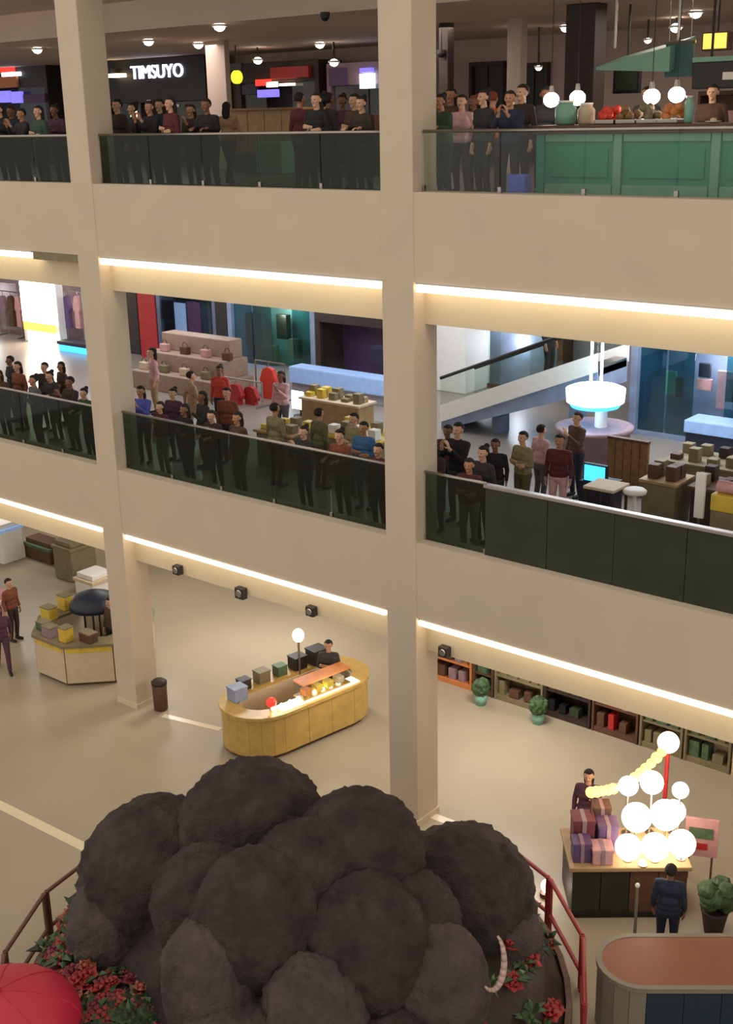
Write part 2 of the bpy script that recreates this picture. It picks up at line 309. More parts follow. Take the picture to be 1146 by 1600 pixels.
# tan counter kiosk in the gallery
x0, x1 = x_for(362, 8, 12.5), x_for(468, 8, 12.5)
t = thing('counter_kiosk', ((x0+x1)/2, 8.5, ZU), 'tan wooden counter with a teal base between the pillars on the top level', 'kiosk'); w = (x1-x0)/4
B(x0, x1, 8.05, 9, ZU, ZU+.45, .02).build('base', 'tealdark', t)
for i in range(4): B(x0+i*w+.01, x0+(i+1)*w-.01, 8, 9, ZU+.45, ZU+1.55, .015).build('front_panel', 'woodtan', t)
B(x0-.06, x1+.06, 7.95, 9.05, ZU+1.55, ZU+1.61, .01).build('counter_top', 'wood', t)
B(x_for(400, 7.4, 11.9), x_for(440, 7.4, 11.9), 7.4, 7.9, ZU, ZU+.8, .03).build('cool_box', 'tealpale', t)
tag(cabinet('display_rack', 'low brown display rack beside the middle column on the top level', 'rack', x_for(520, 7, 12.5), x_for(575, 7, 12.5), 7, 7.5, ZU, ZU+1.4, 'brown', 3, ('brown', 'olive', 'mauve')), 'low brown display rack beside the middle column on the top level')
# doors in the right bay, set in the back wall
k = 0
for pr_, lb in (((734, 102, 778, 255), 'left dark doorway in the back wall right of the middle column'), ((810, 104, 846, 255), 'right dark doorway in the back wall behind the crowd')):
    q = rect(*pr_, 14.9); k += 1
    o = tag(B(q[0], q[1], 15.1, 15.2, ZU, q[3]).build('door_%d' % k, 'black'), lb, kind='structure')
    B(q[0]-.1, q[0], 15.0, 15.2, ZU, q[3]+.1).build('jamb', 'darkbrown', o); B(q[1], q[1]+.1, 15.0, 15.2, ZU, q[3]+.1).build('jamb', 'darkbrown', o); B(q[0], q[1], 15.0, 15.2, q[3], q[3]+.1).build('lintel', 'darkbrown', o)
    B((q[0]+q[1])/2-.02, (q[0]+q[1])/2+.02, 15.06, 15.1, ZU, q[3]).build('door_edge', 'charcoal', o); MB().cyl(((q[0]+q[1])/2+.12, 15.04, ZU+1), ((q[0]+q[1])/2+.12, 15.04, ZU+1.3), .02, n=8).build('door_handle', 'steel', o)
q = rect(686, 40, 700, 180, 9); struct('column', B(q[0], q[1], 9, 9+q[1]-q[0], ZU, 14.85, .02), 'darkbrown', 'slim dark pillar just right of the middle column on the top level')
# wall screen
q = rect(958, 104, 1000, 146, 8); o = thing('wall_screen', ((q[0]+q[1])/2, 8, q[2]), 'square black screen hanging above the food counter', 'screen')
B(q[0], q[1], 8, 8.1, q[2], q[3], .02).build('frame', 'black', o); B(q[0]+.06, q[1]-.06, 7.99, 8, q[2]+.06, q[3]-.06).build('display', 'deepgreen', o); MB().cyl(((q[0]+q[1])/2, 8.05, q[3]), ((q[0]+q[1])/2, 8.05, 14.85), .025, n=8).build('pole', 'black', o)
# teal food counter behind the balustrade
KX0, KX1, KY0, KY1 = 2.05, 7.9, 1.5, 2.4
t = thing('food_counter', ((KX0+KX1)/2, 1.9, ZU), 'long teal panelled food counter with brown top on the top level', 'counter')
KT = ZU+1.02
B(KX0, KX1, KY0, KY1, ZU, KT, .02).build('body', 'teal', t)
edges = [KX0, x_for(960, KY0, 12), x_for(1112, KY0, 12), KX1]
for i in range(3):
    a, b = edges[i], edges[i+1]
    B(a, a+.14, KY0-.05, KY0, ZU, KT, .01).build('stile', 'tealpale' if i else 'teal', t); 
    B(a+.16, b-.02, KY0-.04, KY0, KT-.12, KT, .01).build('top_moulding', 'tealpale', t); B(a+.16, b-.02, KY0-.04, KY0, ZU+.1, ZU+.26, .01).build('bottom_moulding', 'tealpale', t)
    B(a+.25, b-.1, KY0-.02, KY0, ZU+.36, KT-.22, .01).build('front_panel', 'teal', t)
B(KX0-.05, KX1, KY0-.12, KY1+.05, KT, KT+.13, .02).build('counter_top', 'brown', t)
KT += .13
# canopy and sign of the food counter
a, b = at_y(932, 105, 5), at_y(1048, 72, 5); z2 = at_y(1048, 112, 5).z; z1_ = at_y(932, 112, 5).z
t = thing('canopy', ((a.x+b.x)/2, 5.4, z1_), 'pale teal sloping canopy above the food counter', 'canopy')
m = MB(); vs = [(a.x, 5, a.z-.05), (b.x, 5, z2), (b.x, 5, b.z), (a.x, 5, a.z)]
f0 = [m.bm.verts.new(v) for v in vs]; f1 = [m.bm.verts.new((v[0], 6, v[2]+.2)) for v in vs]
m.bm.faces.new(f0); m.bm.faces.new(f1[::-1])
for i in range(4): m.bm.faces.new((f0[i], f0[(i+1) % 4], f1[(i+1) % 4], f1[i]))
m.build('cloth', 'tealpale', t)
for x in (a.x+.1, b.x-.1): MB().cyl((x, 5.5, 13.9), (x, 5.5, 14.85), .025, n=8).build('hanger', 'steel', t)
q = rect(1040, 66, 1082, 120, 5.2); t = thing('hanging_banner', ((q[0]+q[1])/2, 5.2, q[2]), 'dark blue green hanging banner right of the teal canopy', 'banner'); B(q[0], q[1], 5.2, 5.25, q[2], q[3]).build('cloth', 'tealdark', t); MB().cyl((q[0]-.04, 5.22, q[3]), (q[1]+.04, 5.22, q[3]), .03, n=8).build('rod', 'steel', t)
for x in (q[0]+.05, q[1]-.05): MB().cyl((x, 5.22, q[3]), (x, 5.22, 14.85), .01, n=6).build('cord', 'steel', t)
q = rect(1100, 52, 1136, 76, 5.5); t = thing('sign_box', ((q[0]+q[1])/2, 5.5, q[2]), 'yellow glowing sign box at the upper right', 'sign'); B(q[0]-.03, q[1]+.03, 5.5, 5.7, q[2]-.03, q[3]+.03, .01).build('case', 'brown', t); B(q[0], q[1], 5.48, 5.5, q[2], q[3]).build('lit_face', 'warmsign', t); MB().cyl(((q[0]+q[1])/2, 5.6, q[3]), ((q[0]+q[1])/2, 5.6, 14.9), .02, n=6).build('rod', 'black', t)
q = rect(1082, 94, 1240, 137, 5); t = thing('menu_header', ((q[0]+q[1])/2, 5, q[2]), 'dark band sign with a pale strip over the food counter', 'sign'); B(q[0], q[1], 5, 5.2, q[2], q[3], .02).build('board', 'charcoal', t); B(q[0], q[1], 4.98, 5.22, q[3], q[3]+.08).build('top_trim', 'tealpale', t)
qq = rect(1130, 112, 1166, 124, 4.99); B(qq[0], qq[1], 4.98, 5.0, qq[2], qq[3]).build('pale_strip', 'white', t)
for x in (q[0]+.3, q[1]-.3): MB().cyl((x, 5.1, q[3]), (x, 5.1, 14.9), .025, n=8).build('hanger', 'black', t)
q = rect(1090, 140, 1240, 200, 5.6); cabinet('back_bar', 'brown back bar unit behind the food counter at the right edge', 'cabinet', q[0], q[1], 5.6, 6.1, ZU, q[3], 'brown', 3, ('darkbrown', 'pinkgoods', 'mauve'))
# pendants over the counter
for px, py, lb in ((862, 156, 'leftmost round glowing pendant over the food counter'), (903, 153, 'second round glowing pendant, beside the dark brown pillar'), (1019, 151, 'third round glowing pendant, right of the black screen'), (1058, 148, 'rightmost of the four round glowing pendants over the food counter')):
    p = at_y(px, py, 2.4); t = thing('pendant_lamp', (p.x, p.y, p.z-.12), lb, 'lamp', 'round pendants over the food counter')
    MB().ball(p, .13, 3, (1, 1, .92)).build('globe', 'lamp', t, True); MB().cyl((p.x, p.y, p.z+.1), (p.x, p.y, p.z+.22), .05, .03, 12).build('cap', 'steel', t); MB().cyl((p.x, p.y, p.z+.2), (p.x, p.y, 15.5), .008, n=6).build('cord', 'black', t)
    point('pendant_light', (p.x, p.y-.25, p.z-.2), 6, (1, .9, .78), .1)
# things on the food counter
def jar(px, Y, r, h, m, lid, label, cat='jar'):
    x = x_for(px, Y, KT); t = thing('jar', (x, Y, KT), label, cat, 'things on the food counter')
    MB().lathe([(r*.8, 0), (r, .03), (r, h*.75), (r*.7, h*.9), (r*.7, h)], (x, Y, KT), 20).build('body', m, t, True); MB().cyl((x, Y, KT+h), (x, Y, KT+h+.03), r*.75, n=16).build('lid', lid, t)
jar(884, 1.8, .17, .34, 'tealpale', 'white', 'round pale green jar at the left end of the food counter')
jar(916, 2.0, .14, .3, 'cream', 'white', 'cream jar beside the pale green one on the food counter')
jar(1076, 1.8, .07, .36, 'tealpale', 'steel', 'slim pale bottle right of the orange trays on the food counter', 'bottle')
for i, (px, m, lb) in enumerate(((952, 'orangered', 'red heaped food tray on the teal counter below the screen'), (985, 'wood', 'brown heaped food tray right of the red one'), (1018, 'olive', 'olive heaped food tray in the middle of the counter'), (1050, 'orange', 'orange heaped food tray under the right pendants'))):
    x = x_for(px, 1.9, KT); t = thing('food_tray', (x, 1.9, KT), lb, 'tray', 'food trays on the teal counter')
    B(x-.17, x+.17, 1.72, 2.1, KT, KT+.07, .015).build('tray', 'steel', t)
    m2 = MB()
    for j in range(9): m2.ball((x+random.uniform(-.12, .12), 1.9+random.uniform(-.12, .12), KT+.08+random.uniform(0, .16)), .075, 1)
    m2.build('food', m, t, True)
p = at_y(1113, 192, 1.5); x = p.x; t = thing('plate', (x, 1.55, KT), 'small white plate at the right of the food counter', 'plate'); MB().lathe([(.05, 0), (.11, .02), (.12, .03)], (x, 1.55, KT), 20).build('dish', 'white', t, True); MB().ball((x, 1.55, KT+.045), .05, 2, (1, 1, .6)).build('bun', 'cream', t, True)
# downlights
for i, (px, py, lb) in enumerate(((58, 75, 'ceiling downlight left of the left column'), (232, 62, 'ceiling downlight above the white lettered sign'), (310, 67, 'wide ceiling downlight left of the pale pillar'), (343, 38, 'nearest ceiling downlight between the columns'), (500, 67, 'ceiling downlight in front of the mauve shop'), (403, 92, 'far ceiling downlight above the red sign shop'), (522, 95, 'far ceiling downlight above the mauve shop'), (805, 42, 'ceiling downlight left of the dark brown pillar'), (885, 40, 'ceiling downlight in line with the dark brown pillar'), (842, 103, 'low hung spot above the right dark doorway'), (1088, 17, 'brightest ceiling downlight near the top right corner'), (1057, 40, 'dim ceiling downlight above the teal canopy'), (1013, 60, 'small far ceiling downlight above the teal canopy'))):
    p = at_z(px, py, 14.84)
    drop = p.y > 12.5
    if drop: p = at_y(px, py, 12.3)
    t = thing('downlight', (p.x, p.y, p.z), lb, 'downlight', 'downlights of the top level'); r = .13 if i not in (12, 9) else .08
    MB().cyl((p.x, p.y, p.z), (p.x, p.y, p.z-.05), r*1.3, n=20).build('rim', 'white', t); MB().ball((p.x, p.y, p.z-.05), r, 2, (1, 1, .8)).build('bulb', 'lamp', t, True)
    if drop: MB().cyl((p.x, p.y, p.z), (p.x, p.y, 14.85), .03, n=8).build('stem', 'black', t)
for px, py, lb in ((508, 19, 'dark ceiling camera left of the middle column'), (690, 78, 'small dark fixture beside the slim dark pillar')):
    p = at_z(px, py, 14.84) if py < 60 else at_y(px, py, 8.9)
    t = thing('ceiling_camera', (p.x, p.y, p.z), lb, 'camera'); MB().cyl((p.x, p.y, p.z), (p.x, p.y, p.z-.08), .1, n=16).build('mount', 'charcoal', t); MB().ball((p.x, p.y, p.z-.09), .09, 2).build('dome', 'black', t, True)
    if py > 60: MB().cyl((p.x, p.y, p.z), (p.x, p.y, 14.85), .02, n=8).build('stem', 'black', t)

# ================================================================== MIDDLE LEVEL SHOPS
q = rect(38, 442, 90, 566, 9.5); t = thing('light_box', ((q[0]+q[1])/2, 9.6, ZM), 'tall brilliant white light box left of the left column on the middle level', 'light box')
B(q[0]-.06, q[1]+.06, 9.5, 9.8, ZM, q[3]+.06, .02).build('case', 'white', t); zz = (q[2]+q[3])/2
B(q[0], q[1], 9.46, 9.5, zz, q[3]-.02).build('lit_panel', 'lamp', t); B(q[0]+.2, q[1], 9.46, 9.5, q[2], zz-.3).build('lit_panel', 'lamp', t); B(q[0], q[1]-.1, 9.46, 9.5, zz-.3, zz).build('lit_panel', 'warmsign', t)
t, (x0, x1, z0, z1, zh) = shopfront('clothes_shop', 'mauve clothes shop front at the far left of the middle level', 'shop', (-90, 430, 36, 585), 10.2, ZM, 'mauve', hdr=.1, inner='mauve', panes=2, glow='lampsoft')
t, (x0, x1, z0, z1, zh) = shopfront('boutique', 'pinkish boutique front with dark cyan lit counter beside the left column', 'shop', (92, 430, 180, 575), 10.2, ZM, 'mauve', hdr=.1, inner='pinkgoods', panes=2, glow='lampsoft')
q = rect(92, 534, 134, 562, 9); o = thing('lit_counter', ((q[0]+q[1])/2, 9.2, ZM), 'counter with dark top and cyan lit front below the boutique', 'counter'); B(q[0], q[1]+.4, 9, 9.5, ZM, q[3]-.15, .02).build('body', 'bluescreen', o); B(q[0]-.03, q[1]+.43, 8.96, 9.54, q[3]-.15, q[3]-.03, .01).build('top', 'navy', o)
def clothes_rack(xa, xb, Y, zr, label):
    t = thing('clothes_rack', ((xa+xb)/2, Y, ZM), label, 'rack')
    MB().cyl((xa, Y, zr), (xb, Y, zr), .02, n=8).build('rail', 'steel', t)
    for x in (xa, xb): MB().cyl((x, Y, ZM), (x, Y, zr), .02, n=8).build('upright', 'steel', t); B(x-.03, x+.03, Y-.25, Y+.25, ZM, ZM+.04).build('foot', 'steel', t)
def garment(px, py, Y, w, h, m, label, name='hanging_garment'):
    p = at_y(px, py, Y); t = thing(name, (p.x, Y, p.z-h), label, 'garment', 'garments hanging in the middle level shops')
    MB().prism([(-.5*w, -.06), (.5*w, -.06), (.5*w, .06), (-.5*w, .06)], 0, 1)
    mb = MB(); prof = [(-.5, 0), (.5, 0), (.42, .6), (.62, .5), (.7, .62), (.4, .95), (.12, 1), (-.12, 1), (-.4, .95), (-.7, .62), (-.62, .5), (-.42, .6)]
    lo = [mb.bm.verts.new((p.x+a*w, Y-.07, p.z-h+b*h)) for a, b in prof]; hi = [mb.bm.verts.new((p.x+a*w, Y+.07, p.z-h+b*h)) for a, b in prof]
    n = len(prof); mb.bm.faces.new(lo); mb.bm.faces.new(hi[::-1])
    for i in range(n): mb.bm.faces.new((lo[i], lo[(i+1) % n], hi[(i+1) % n], hi[i]))
    mb.build('cloth', m, t); MB().tube([(p.x-.2*w, Y, p.z-.02), (p.x, Y, p.z+.06), (p.x, Y, p.z+.14)], .012, 6).build('hanger', 'steel', t)
for px, m, lb in ((4, 'mauve', 'mauve coat hanging in the far left clothes shop'), (16, 'brown', 'brown coat hanging in the far left clothes shop'), (28, 'pinkgoods', 'pink coat hanging in the far left clothes shop'), (104, 'purple', 'purple coat hanging in the boutique beside the left column'), (120, 'pinkgoods', 'pale pink coat hanging in the boutique beside the left column')):
    garment(px, 462, 9.85, .26, 1.1, m, lb)
for xa, xb, lb in ((-4, 30, 'steel rack of coats in the far left clothes shop'), (101, 127, 'steel rack of coats in the boutique')):
    p = at_y((xa+xb)/2, 462, 9.85); clothes_rack(at_y(xa, 470, 9.85).x, at_y(xb, 470, 9.85).x, 9.85, p.z+.15, lb)
# bay between the columns
q = rect(196, 450, 216, 560, 10); struct('column', B(q[0], q[1], 10, 10.7, ZM, 9.45, .02), 'darkbrown', 'dark pillar right of the left column on the middle level')
q = rect(218, 455, 244, 565, 9.8); t = thing('banner', ((q[0]+q[1])/2, 9.8, q[2]), 'tall crimson banner beside the dark pillar on the middle level', 'banner'); B(q[0], q[1], 9.8, 9.84, q[2], min(9.4, q[3]), .0).build('cloth', 'red', t)
for z in (q[2], min(9.38, q[3])): MB().cyl((q[0]-.04, 9.82, z), (q[1]+.04, 9.82, z), .03, n=8).build('rod', 'steel', t)
MB().cyl(((q[0]+q[1])/2, 9.86, ZM), ((q[0]+q[1])/2, 9.86, q[3]), .025, n=8).build('pole', 'steel', t)
t, (x0, x1, z0, z1, zh) = shopfront('poster_shop', 'blue grey shop front covered with posters on the middle level', 'shop', (246, 452, 338, 552), 11.3, ZM, 'bluegrey', hdr=.1, inner='bluegrey', panes=2)
for a, m in (((252, 470, 268, 500), 'navy'), ((272, 474, 288, 524), 'skyblue'), ((292, 472, 312, 528), 'purple'), ((258, 504, 270, 528), 'navy')):
    q = rect(*a, 11.2); B(q[0], q[1], 11.24, 11.3, q[2], q[3]).build('poster', m, t)
q = rect(338, 460, 356, 590, 10.5); struct('column', B(q[0], q[1], 10.5, 11, ZM, 9.45, .02), 'charcoal', 'dark pillar between the poster shop and the teal glass shop')
t, (x0, x1, z0, z1, zh) = shopfront('glass_shop', 'teal glass fronted shop behind the red jacket on the middle level', 'shop', (357, 462, 492, 600), 10.4, ZM, 'bluegrey', hdr=.06, inner='tealpale', panes=4, gm='glass_cyan', glow='whitescreen')
for a, m in (((385, 490, 410, 540), 'tealdark'), ((432, 492, 448, 530), 'deepgreen'), ((452, 530, 466, 560), 'greengoods'), ((410, 540, 430, 575), 'greengoods')):
    q = rect(*a, 11.0); B(q[0], q[1], 11.0, 11.2, q[2], q[3], .02).build('display_figure', m, t)
t, (x0, x1, z0, z1, zh) = shopfront('dark_shop', 'dark brown shop front beside the middle column on the middle level', 'shop', (494, 470, 620, 640), 10.4, ZM, 'darkbrown', hdr=.3, inner='purple', panes=3)
q = rect(456, 582, 606, 608, 8.6); t = thing('lit_fascia', ((q[0]+q[1])/2, 8.8, ZM), 'pale blue glowing band on a grey booth wall beside the middle column', 'booth')
za, zb = at_y(460, 582, 8.6).z, at_y(460, 606, 8.6).z
B(q[0], q[1], 8.6, 9.0, ZM, q[2], .02).build('wall', 'wall_mid', t); B(q[0]-.02, q[1]+.02, 8.5, 9.05, q[2], q[3], .05).build('band', 'skyblue', t)
q = rect(456, 610, 476, 640, 6.4); t = thing('upright_screen', ((q[0]+q[1])/2, 6.5, ZM), 'small brilliant white upright screen near the blue band', 'screen'); B(q[0], q[1], 6.4, 6.5, q[2], q[3], .02).build('case', 'charcoal', t); B(q[0]+.02, q[1]-.02, 6.38, 6.4, q[2]+.02, q[3]-.02).build('display', 'lamp', t); MB().cyl(((q[0]+q[1])/2, 6.5, ZM), ((q[0]+q[1])/2, 6.5, q[2]+.1), .03, n=8).build('stand', 'charcoal', t); MB().cyl(((q[0]+q[1])/2, 6.5, ZM), ((q[0]+q[1])/2, 6.5, ZM+.04), .2, n=16).build('foot', 'charcoal', t)
garment(420, 574, 7.6, .42, .9, 'orangered', 'bright red jacket hanging on a rack in front of the teal shop')
garment(368, 600, 6.6, .4, .75, 'red', 'dark red jacket hanging on a rack left of the bright red one')
garment(392, 604, 6.8, .4, .75, 'red', 'dark red jacket hanging between the other two red jackets')
p = at_y(420, 574, 7.6); clothes_rack(p.x-.5, p.x+.6, 7.6, p.z+.15, 'steel rack carrying the bright red jacket')
p = at_y(380, 602, 6.7); clothes_rack(p.x-.7, p.x+.7, 6.7, p.z+.15, 'steel rack carrying the dark red jackets')
# beige display stand in front of the poster shop, and olive display islands
q = rect(206, 545, 340, 640, 6.5); t = thing('display_stand', ((q[0]+q[1])/2, 6.9, ZM), 'broad beige stepped display stand in front of the poster shop', 'stand')
for i in range(3): B(q[0]+.2*i, q[1]-.2*i, 6.5+.45*i, 7.9, ZM+(.5*i if i else 0), ZM+.5*(i+1), .03).build('tier', 'mauvetan', t)
for i in range(8):
    x = q[0]+.3+(q[1]-q[0]-.6)*i/7; k = i % 2; m = ('cream', 'pinkgoods', 'olive', 'brown')[i % 4]
    o = thing('handbag', (x, 6.75+.45*k, ZM+.5*(k+1)), ['cream handbag at the left end of the beige stand', 'pink handbag second from the left on the beige stand', 'olive handbag third from the left on the beige stand', 'brown handbag fourth from the left on the beige stand', 'cream handbag fifth from the left on the beige stand', 'pink handbag third from the right on the beige stand', 'olive handbag second from the right on the beige stand', 'brown handbag at the right end of the beige stand'][i], 'bag', 'handbags on the beige stand')
    z = ZM+.5*(k+1); B(x-.15, x+.15, 6.68+.45*k, 6.84+.45*k, z, z+.22, .03).build('body', m, o)
    MB().tube([(x+.1*math.cos(a), 6.76+.45*k, z+.2+.14*math.sin(a)) for a in [math.pi*j/8 for j in range(9)]], .012, 6).build('strap', 'brown', o)
def island(name, label, px0, px1, Y0, Y1, h, body, top, goods, zf=None):
    zf = ZM if zf is None else zf
    x0, x1 = x_for(px0, Y0, zf+h), x_for(px1, Y0, zf+h)
    t = thing(name, ((x0+x1)/2, (Y0+Y1)/2, zf), label, 'display table')
    B(x0, x1, Y0, Y1, zf, zf+h-.06, .03).build('body', body, t); B(x0-.05, x1+.05, Y0-.05, Y1+.05, zf+h-.06, zf+h, .015).build('top', top, t)
    n = max(2, int((x1-x0)/.32))
    for i in range(n):
        x = x0+.15+(x1-x0-.3)*i/max(1, n-1)
        for y in (Y0+.2, Y1-.25):
            g = random.choice(goods); B(x-.1, x+.1, y-.1, y+.1, zf+h, zf+h+random.uniform(.08, .3), .015).build('stacked_goods', g, t)
    return t
island('display_table', 'olive display table behind the railing left of the middle column', 400, 455, 2.6, 3.6, .8, 'olive', 'woodtan', ('olive', 'brown', 'yellow'))
island('display_table', 'yellowish display table beside the middle column on the middle level', 505, 585, 3.0, 4.0, .85, 'olive', 'yellow', ('yellow', 'olive', 'brown', 'white'))
island('display_table', 'tan display table behind the crowd in front of the grey booth', 470, 560, 5.6, 6.2, .8, 'woodtan', 'cream', ('olive', 'woodtan', 'yellow'))
# right bay, middle level
q = rect(679, 505, 728, 612, 11); struct('column', B(q[0], q[1], 11, 12.2, ZM, 9.45, .02), 'white', 'white pillar right of the middle column on the middle level')
t, _ = shopfront('grey_shop', 'brown and blue grey shop front behind the escalator', 'shop', (729, 500, 880, 600), 12.0, ZM, 'brown', hdr=.1, inner='bluegrey', panes=3, depth=.55, glow='whitescreen')
# escalator: rises to the right and back
ea, eb = at_y(672, 700, 7.2), at_y(905, 548, 7.2); ea.z = max(ea.z, ZM)
ex0, ex1, ez0, ez1 = at_y(690, 640, 7.4).x, at_y(935, 560, 7.4).x, at_y(690, 640, 7.4).z, at_y(935, 560, 7.4).z
t = thing('escalator', ((ex0+ex1)/2, 8, ZM), 'pale escalator rising to the right behind the crowd', 'escalator')
def sl(y0, y1, lo, hi, nm, m, parent=t):
    mb = MB(); vs = [(ex0, ez0+lo), (ex1, ez1+lo), (ex1, ez1+hi), (ex0, ez0+hi)]
    f0 = [mb.bm.verts.new((x, y0, max(z, ZM+.01))) for x, z in vs]; f1 = [mb.bm.verts.new((x, y1, max(z, ZM+.01))) for x, z in vs]
    mb.bm.faces.new(f0); mb.bm.faces.new(f1[::-1])
    for i in range(4): mb.bm.faces.new((f0[i], f0[(i+1) % 4], f1[(i+1) % 4], f1[i]))
    return mb.build(nm, m, parent)
sl(7.4, 8.8, -.75, -.25, 'truss', 'bluegrey'); sl(7.34, 7.4, -.3, .12, 'side_panel', 'white'); sl(8.8, 8.86, -.3, .12, 'side_panel', 'white')
sl(7.36, 7.38, .12, .75, 'glass_side', 'glass_clear'); sl(8.82, 8.84, .12, .75, 'glass_side', 'glass_clear')
for y in (7.37, 8.83): MB().tube([(ex0, y, ez0+.78), (ex1, y, ez1+.78)], .04, 8).build('handrail', 'black', t)
ns = 14
for i in range(ns):
    xa = ex0+(ex1-ex0)*i/ns; zb = ez0+(ez1-ez0)*(i+1)/ns-.2; B(xa, xa+(ex1-ex0)/ns, 7.45, 8.75, zb-.2, zb).build('step', 'steel', t)
for x, z in ((ex0+.3*(ex1-ex0), ez0+.3*(ez1-ez0)), (ex0+.8*(ex1-ex0), ez0+.8*(ez1-ez0))): B(x-.12, x+.12, 7.9, 8.3, ZM, z-.6).build('support', 'bluegrey', t)
# glowing ring kiosk
kc = at_y(920, 620, 6.0); kx, ky, kz = kc.x, 6.3, kc.z
t = thing('lit_kiosk', (kx, ky, ZM), 'round kiosk with a glowing cyan white drum canopy on the middle level', 'kiosk')
MB().lathe([(.55, -.17), (.6, -.15), (.62, .12), (.5, .17)], (kx, ky, kz), 28).build('drum_canopy', 'cyanlamp', t, True); MB().lathe([(.5, -.26), (.56, -.17), (.3, -.165)], (kx, ky, kz), 28).build('drum_base', 'bluescreen', t, True)
for dx in (-.12, .12): MB().cyl((kx+dx, ky, kz+.16), (kx+dx, ky, 9.45), .03, n=8).build('hanging_rod', 'whitescreen', t)
MB().cyl((kx+.15, ky, ZM), (kx+.15, ky, kz-.2), .13, n=16).build('post', 'white', t); MB().lathe([(.75, 0), (.75, .9), (.82, .92), (.82, 1.0), (.7, 1.0)], (kx, ky, ZM), 28).build('counter', 'mauve', t, True)
point('kiosk_light', (kx, ky-.9, kz-.35), 25, (.75, .92, 1), .3)
q = rect(914, 728, 946, 752, 3.6); t = thing('screen_stand', ((q[0]+q[1])/2, 3.7, ZM), 'stand with a small cyan screen behind the dark green balustrade', 'screen'); B(q[0]-.03, q[1]+.03, 3.6, 3.68, q[2]-.03, q[3]+.03, .01).build('case', 'navy', t); B(q[0], q[1], 3.58, 3.6, q[2], q[3]).build('display', 'bluescreen', t); B(q[0]-.12, q[1]+.12, 3.6, 4.1, ZM, q[2]-.03, .02).build('cabinet', 'navy', t)
q = rect(948, 690, 1012, 770, 5.2); t = thing('wood_screen', ((q[0]+q[1])/2, 5.3, ZM), 'brown wooden partition right of the cyan drum kiosk', 'partition')
for i in range(5):
    w = (q[1]-q[0])/5; B(q[0]+i*w+.006, q[0]+(i+1)*w-.006, 5.2, 5.28, ZM, q[3], .008).build('board', 'wood', t)
B(q[0], q[1], 5.18, 5.3, q[3], q[3]+.06, .01).build('cap_rail', 'brown', t)
t, (x0, x1, z0, z1, zh) = shopfront('blue_shop', 'large blue grey glass shop front at the right of the middle level', 'shop', (984, 520, 1240, 690), 9.6, ZM, 'bluegrey', hdr=.08, inner='bluegrey', panes=5, gm='glass_cyan', glow='whitescreen')
for a, m in (((1040, 580, 1056, 618), 'tealpale'), ((1056, 590, 1066, 622), 'tealdark'), ((1092, 568, 1110, 590), 'navy'), ((1088, 592, 1112, 610), 'pinkgoods'), ((1120, 580, 1146, 640), 'mauve')):
    q = rect(*a, 10.1); B(q[0], q[1], 10.1, 10.2, q[2], q[3], .02).build('display_picture', m, t)
q = rect(1070, 668, 1240, 688, 8.6); t = thing('light_counter', ((q[0]+q[1])/2, 8.8, ZM), 'counter with a pale blue glowing top band below the blue shop', 'counter'); B(q[0], q[1], 8.65, 9.3, ZM, q[2], .02).build('body', 'navy', t); B(q[0]-.03, q[1], 8.6, 9.33, q[2], q[3], .03).build('band', 'skyblue', t)
island('display_table', 'small tan display table right of the wooden partition', 1004, 1056, 3.8, 4.5, .85, 'olive', 'woodtan', ('olive', 'brown'))
island('display_table', 'long olive display table in front of the blue shop', 1040, 1150, 5.4, 6.4, .8, 'olive', 'olive', ('olive', 'darkbrown', 'brown'))
island('display_table', 'dark brown display table at the right edge of the middle level', 1080, 1170, 3.9, 4.7, .85, 'darkbrown', 'brown', ('darkbrown', 'brown', 'olive'))
# yellow and pink boxes on a stand near the right edge
x0 = x_for(1108, 1.6, 6.4); t = thing('striped_stand', (x0+.4, 1.9, ZM), 'stand with a yellow box and pink roll behind the green balustrade', 'stand'); B(x0, x0+.9, 1.6, 2.2, ZM, 6.75, .02).build('body', 'olive', t); B(x0, x0+.9, 1.58, 2.2, 6.75, 7.02, .02).build('yellow_box', 'yellow', t); MB().cyl((x0+.05, 1.75, 7.12), (x0+.9, 1.75, 7.12), .1, n=14).build('pink_roll', 'pinkgoods', t)
x0 = x_for(1090, 1.6, 6.8); t = thing('menu_stand', (x0, 1.7, ZM), 'slim white menu stand left of the yellow box', 'stand'); B(x0-.08, x0+.08, 1.66, 1.72, 6.55, 7.3, .01).build('card', 'white', t); MB().cyl((x0, 1.69, ZM), (x0, 1.69, 6.6), .02, n=8).build('pole', 'steel', t); MB().cyl((x0, 1.69, ZM), (x0, 1.69, ZM+.03), .16, n=16).build('foot', 'steel', t)
x0 = x_for(993, 2.6, 6.6); t = thing('bar_stool', (x0, 2.6, ZM), 'white bar stool behind the dark green balustrade', 'stool'); MB().lathe([(.2, 0), (.21, .05), (.17, .08)], (x0, 2.6, ZM+.95), 20).build('seat', 'white', t, True); MB().cyl((x0, 2.6, ZM), (x0, 2.6, ZM+.96), .035, n=10).build('post', 'white', t); MB().lathe([(.22, 0), (.2, .03), (.05, .06)], (x0, 2.6, ZM), 20).build('base', 'white', t, True)
x0 = x_for(944, 2.4, 6.6); t = thing('side_table', (x0, 2.5, ZM), 'small square table left of the white bar stool', 'table'); B(x0-.3, x0+.3, 2.2, 2.8, ZM+1.0, ZM+1.05, .01).build('top', 'cream', t); 
for dx in (-.26, .26):
    for dy in (-.26, .26): B(x0+dx-.02, x0+dx+.02, 2.5+dy-.02, 2.5+dy+.02, ZM, ZM+1.0).build('leg', 'darkbrown', t)

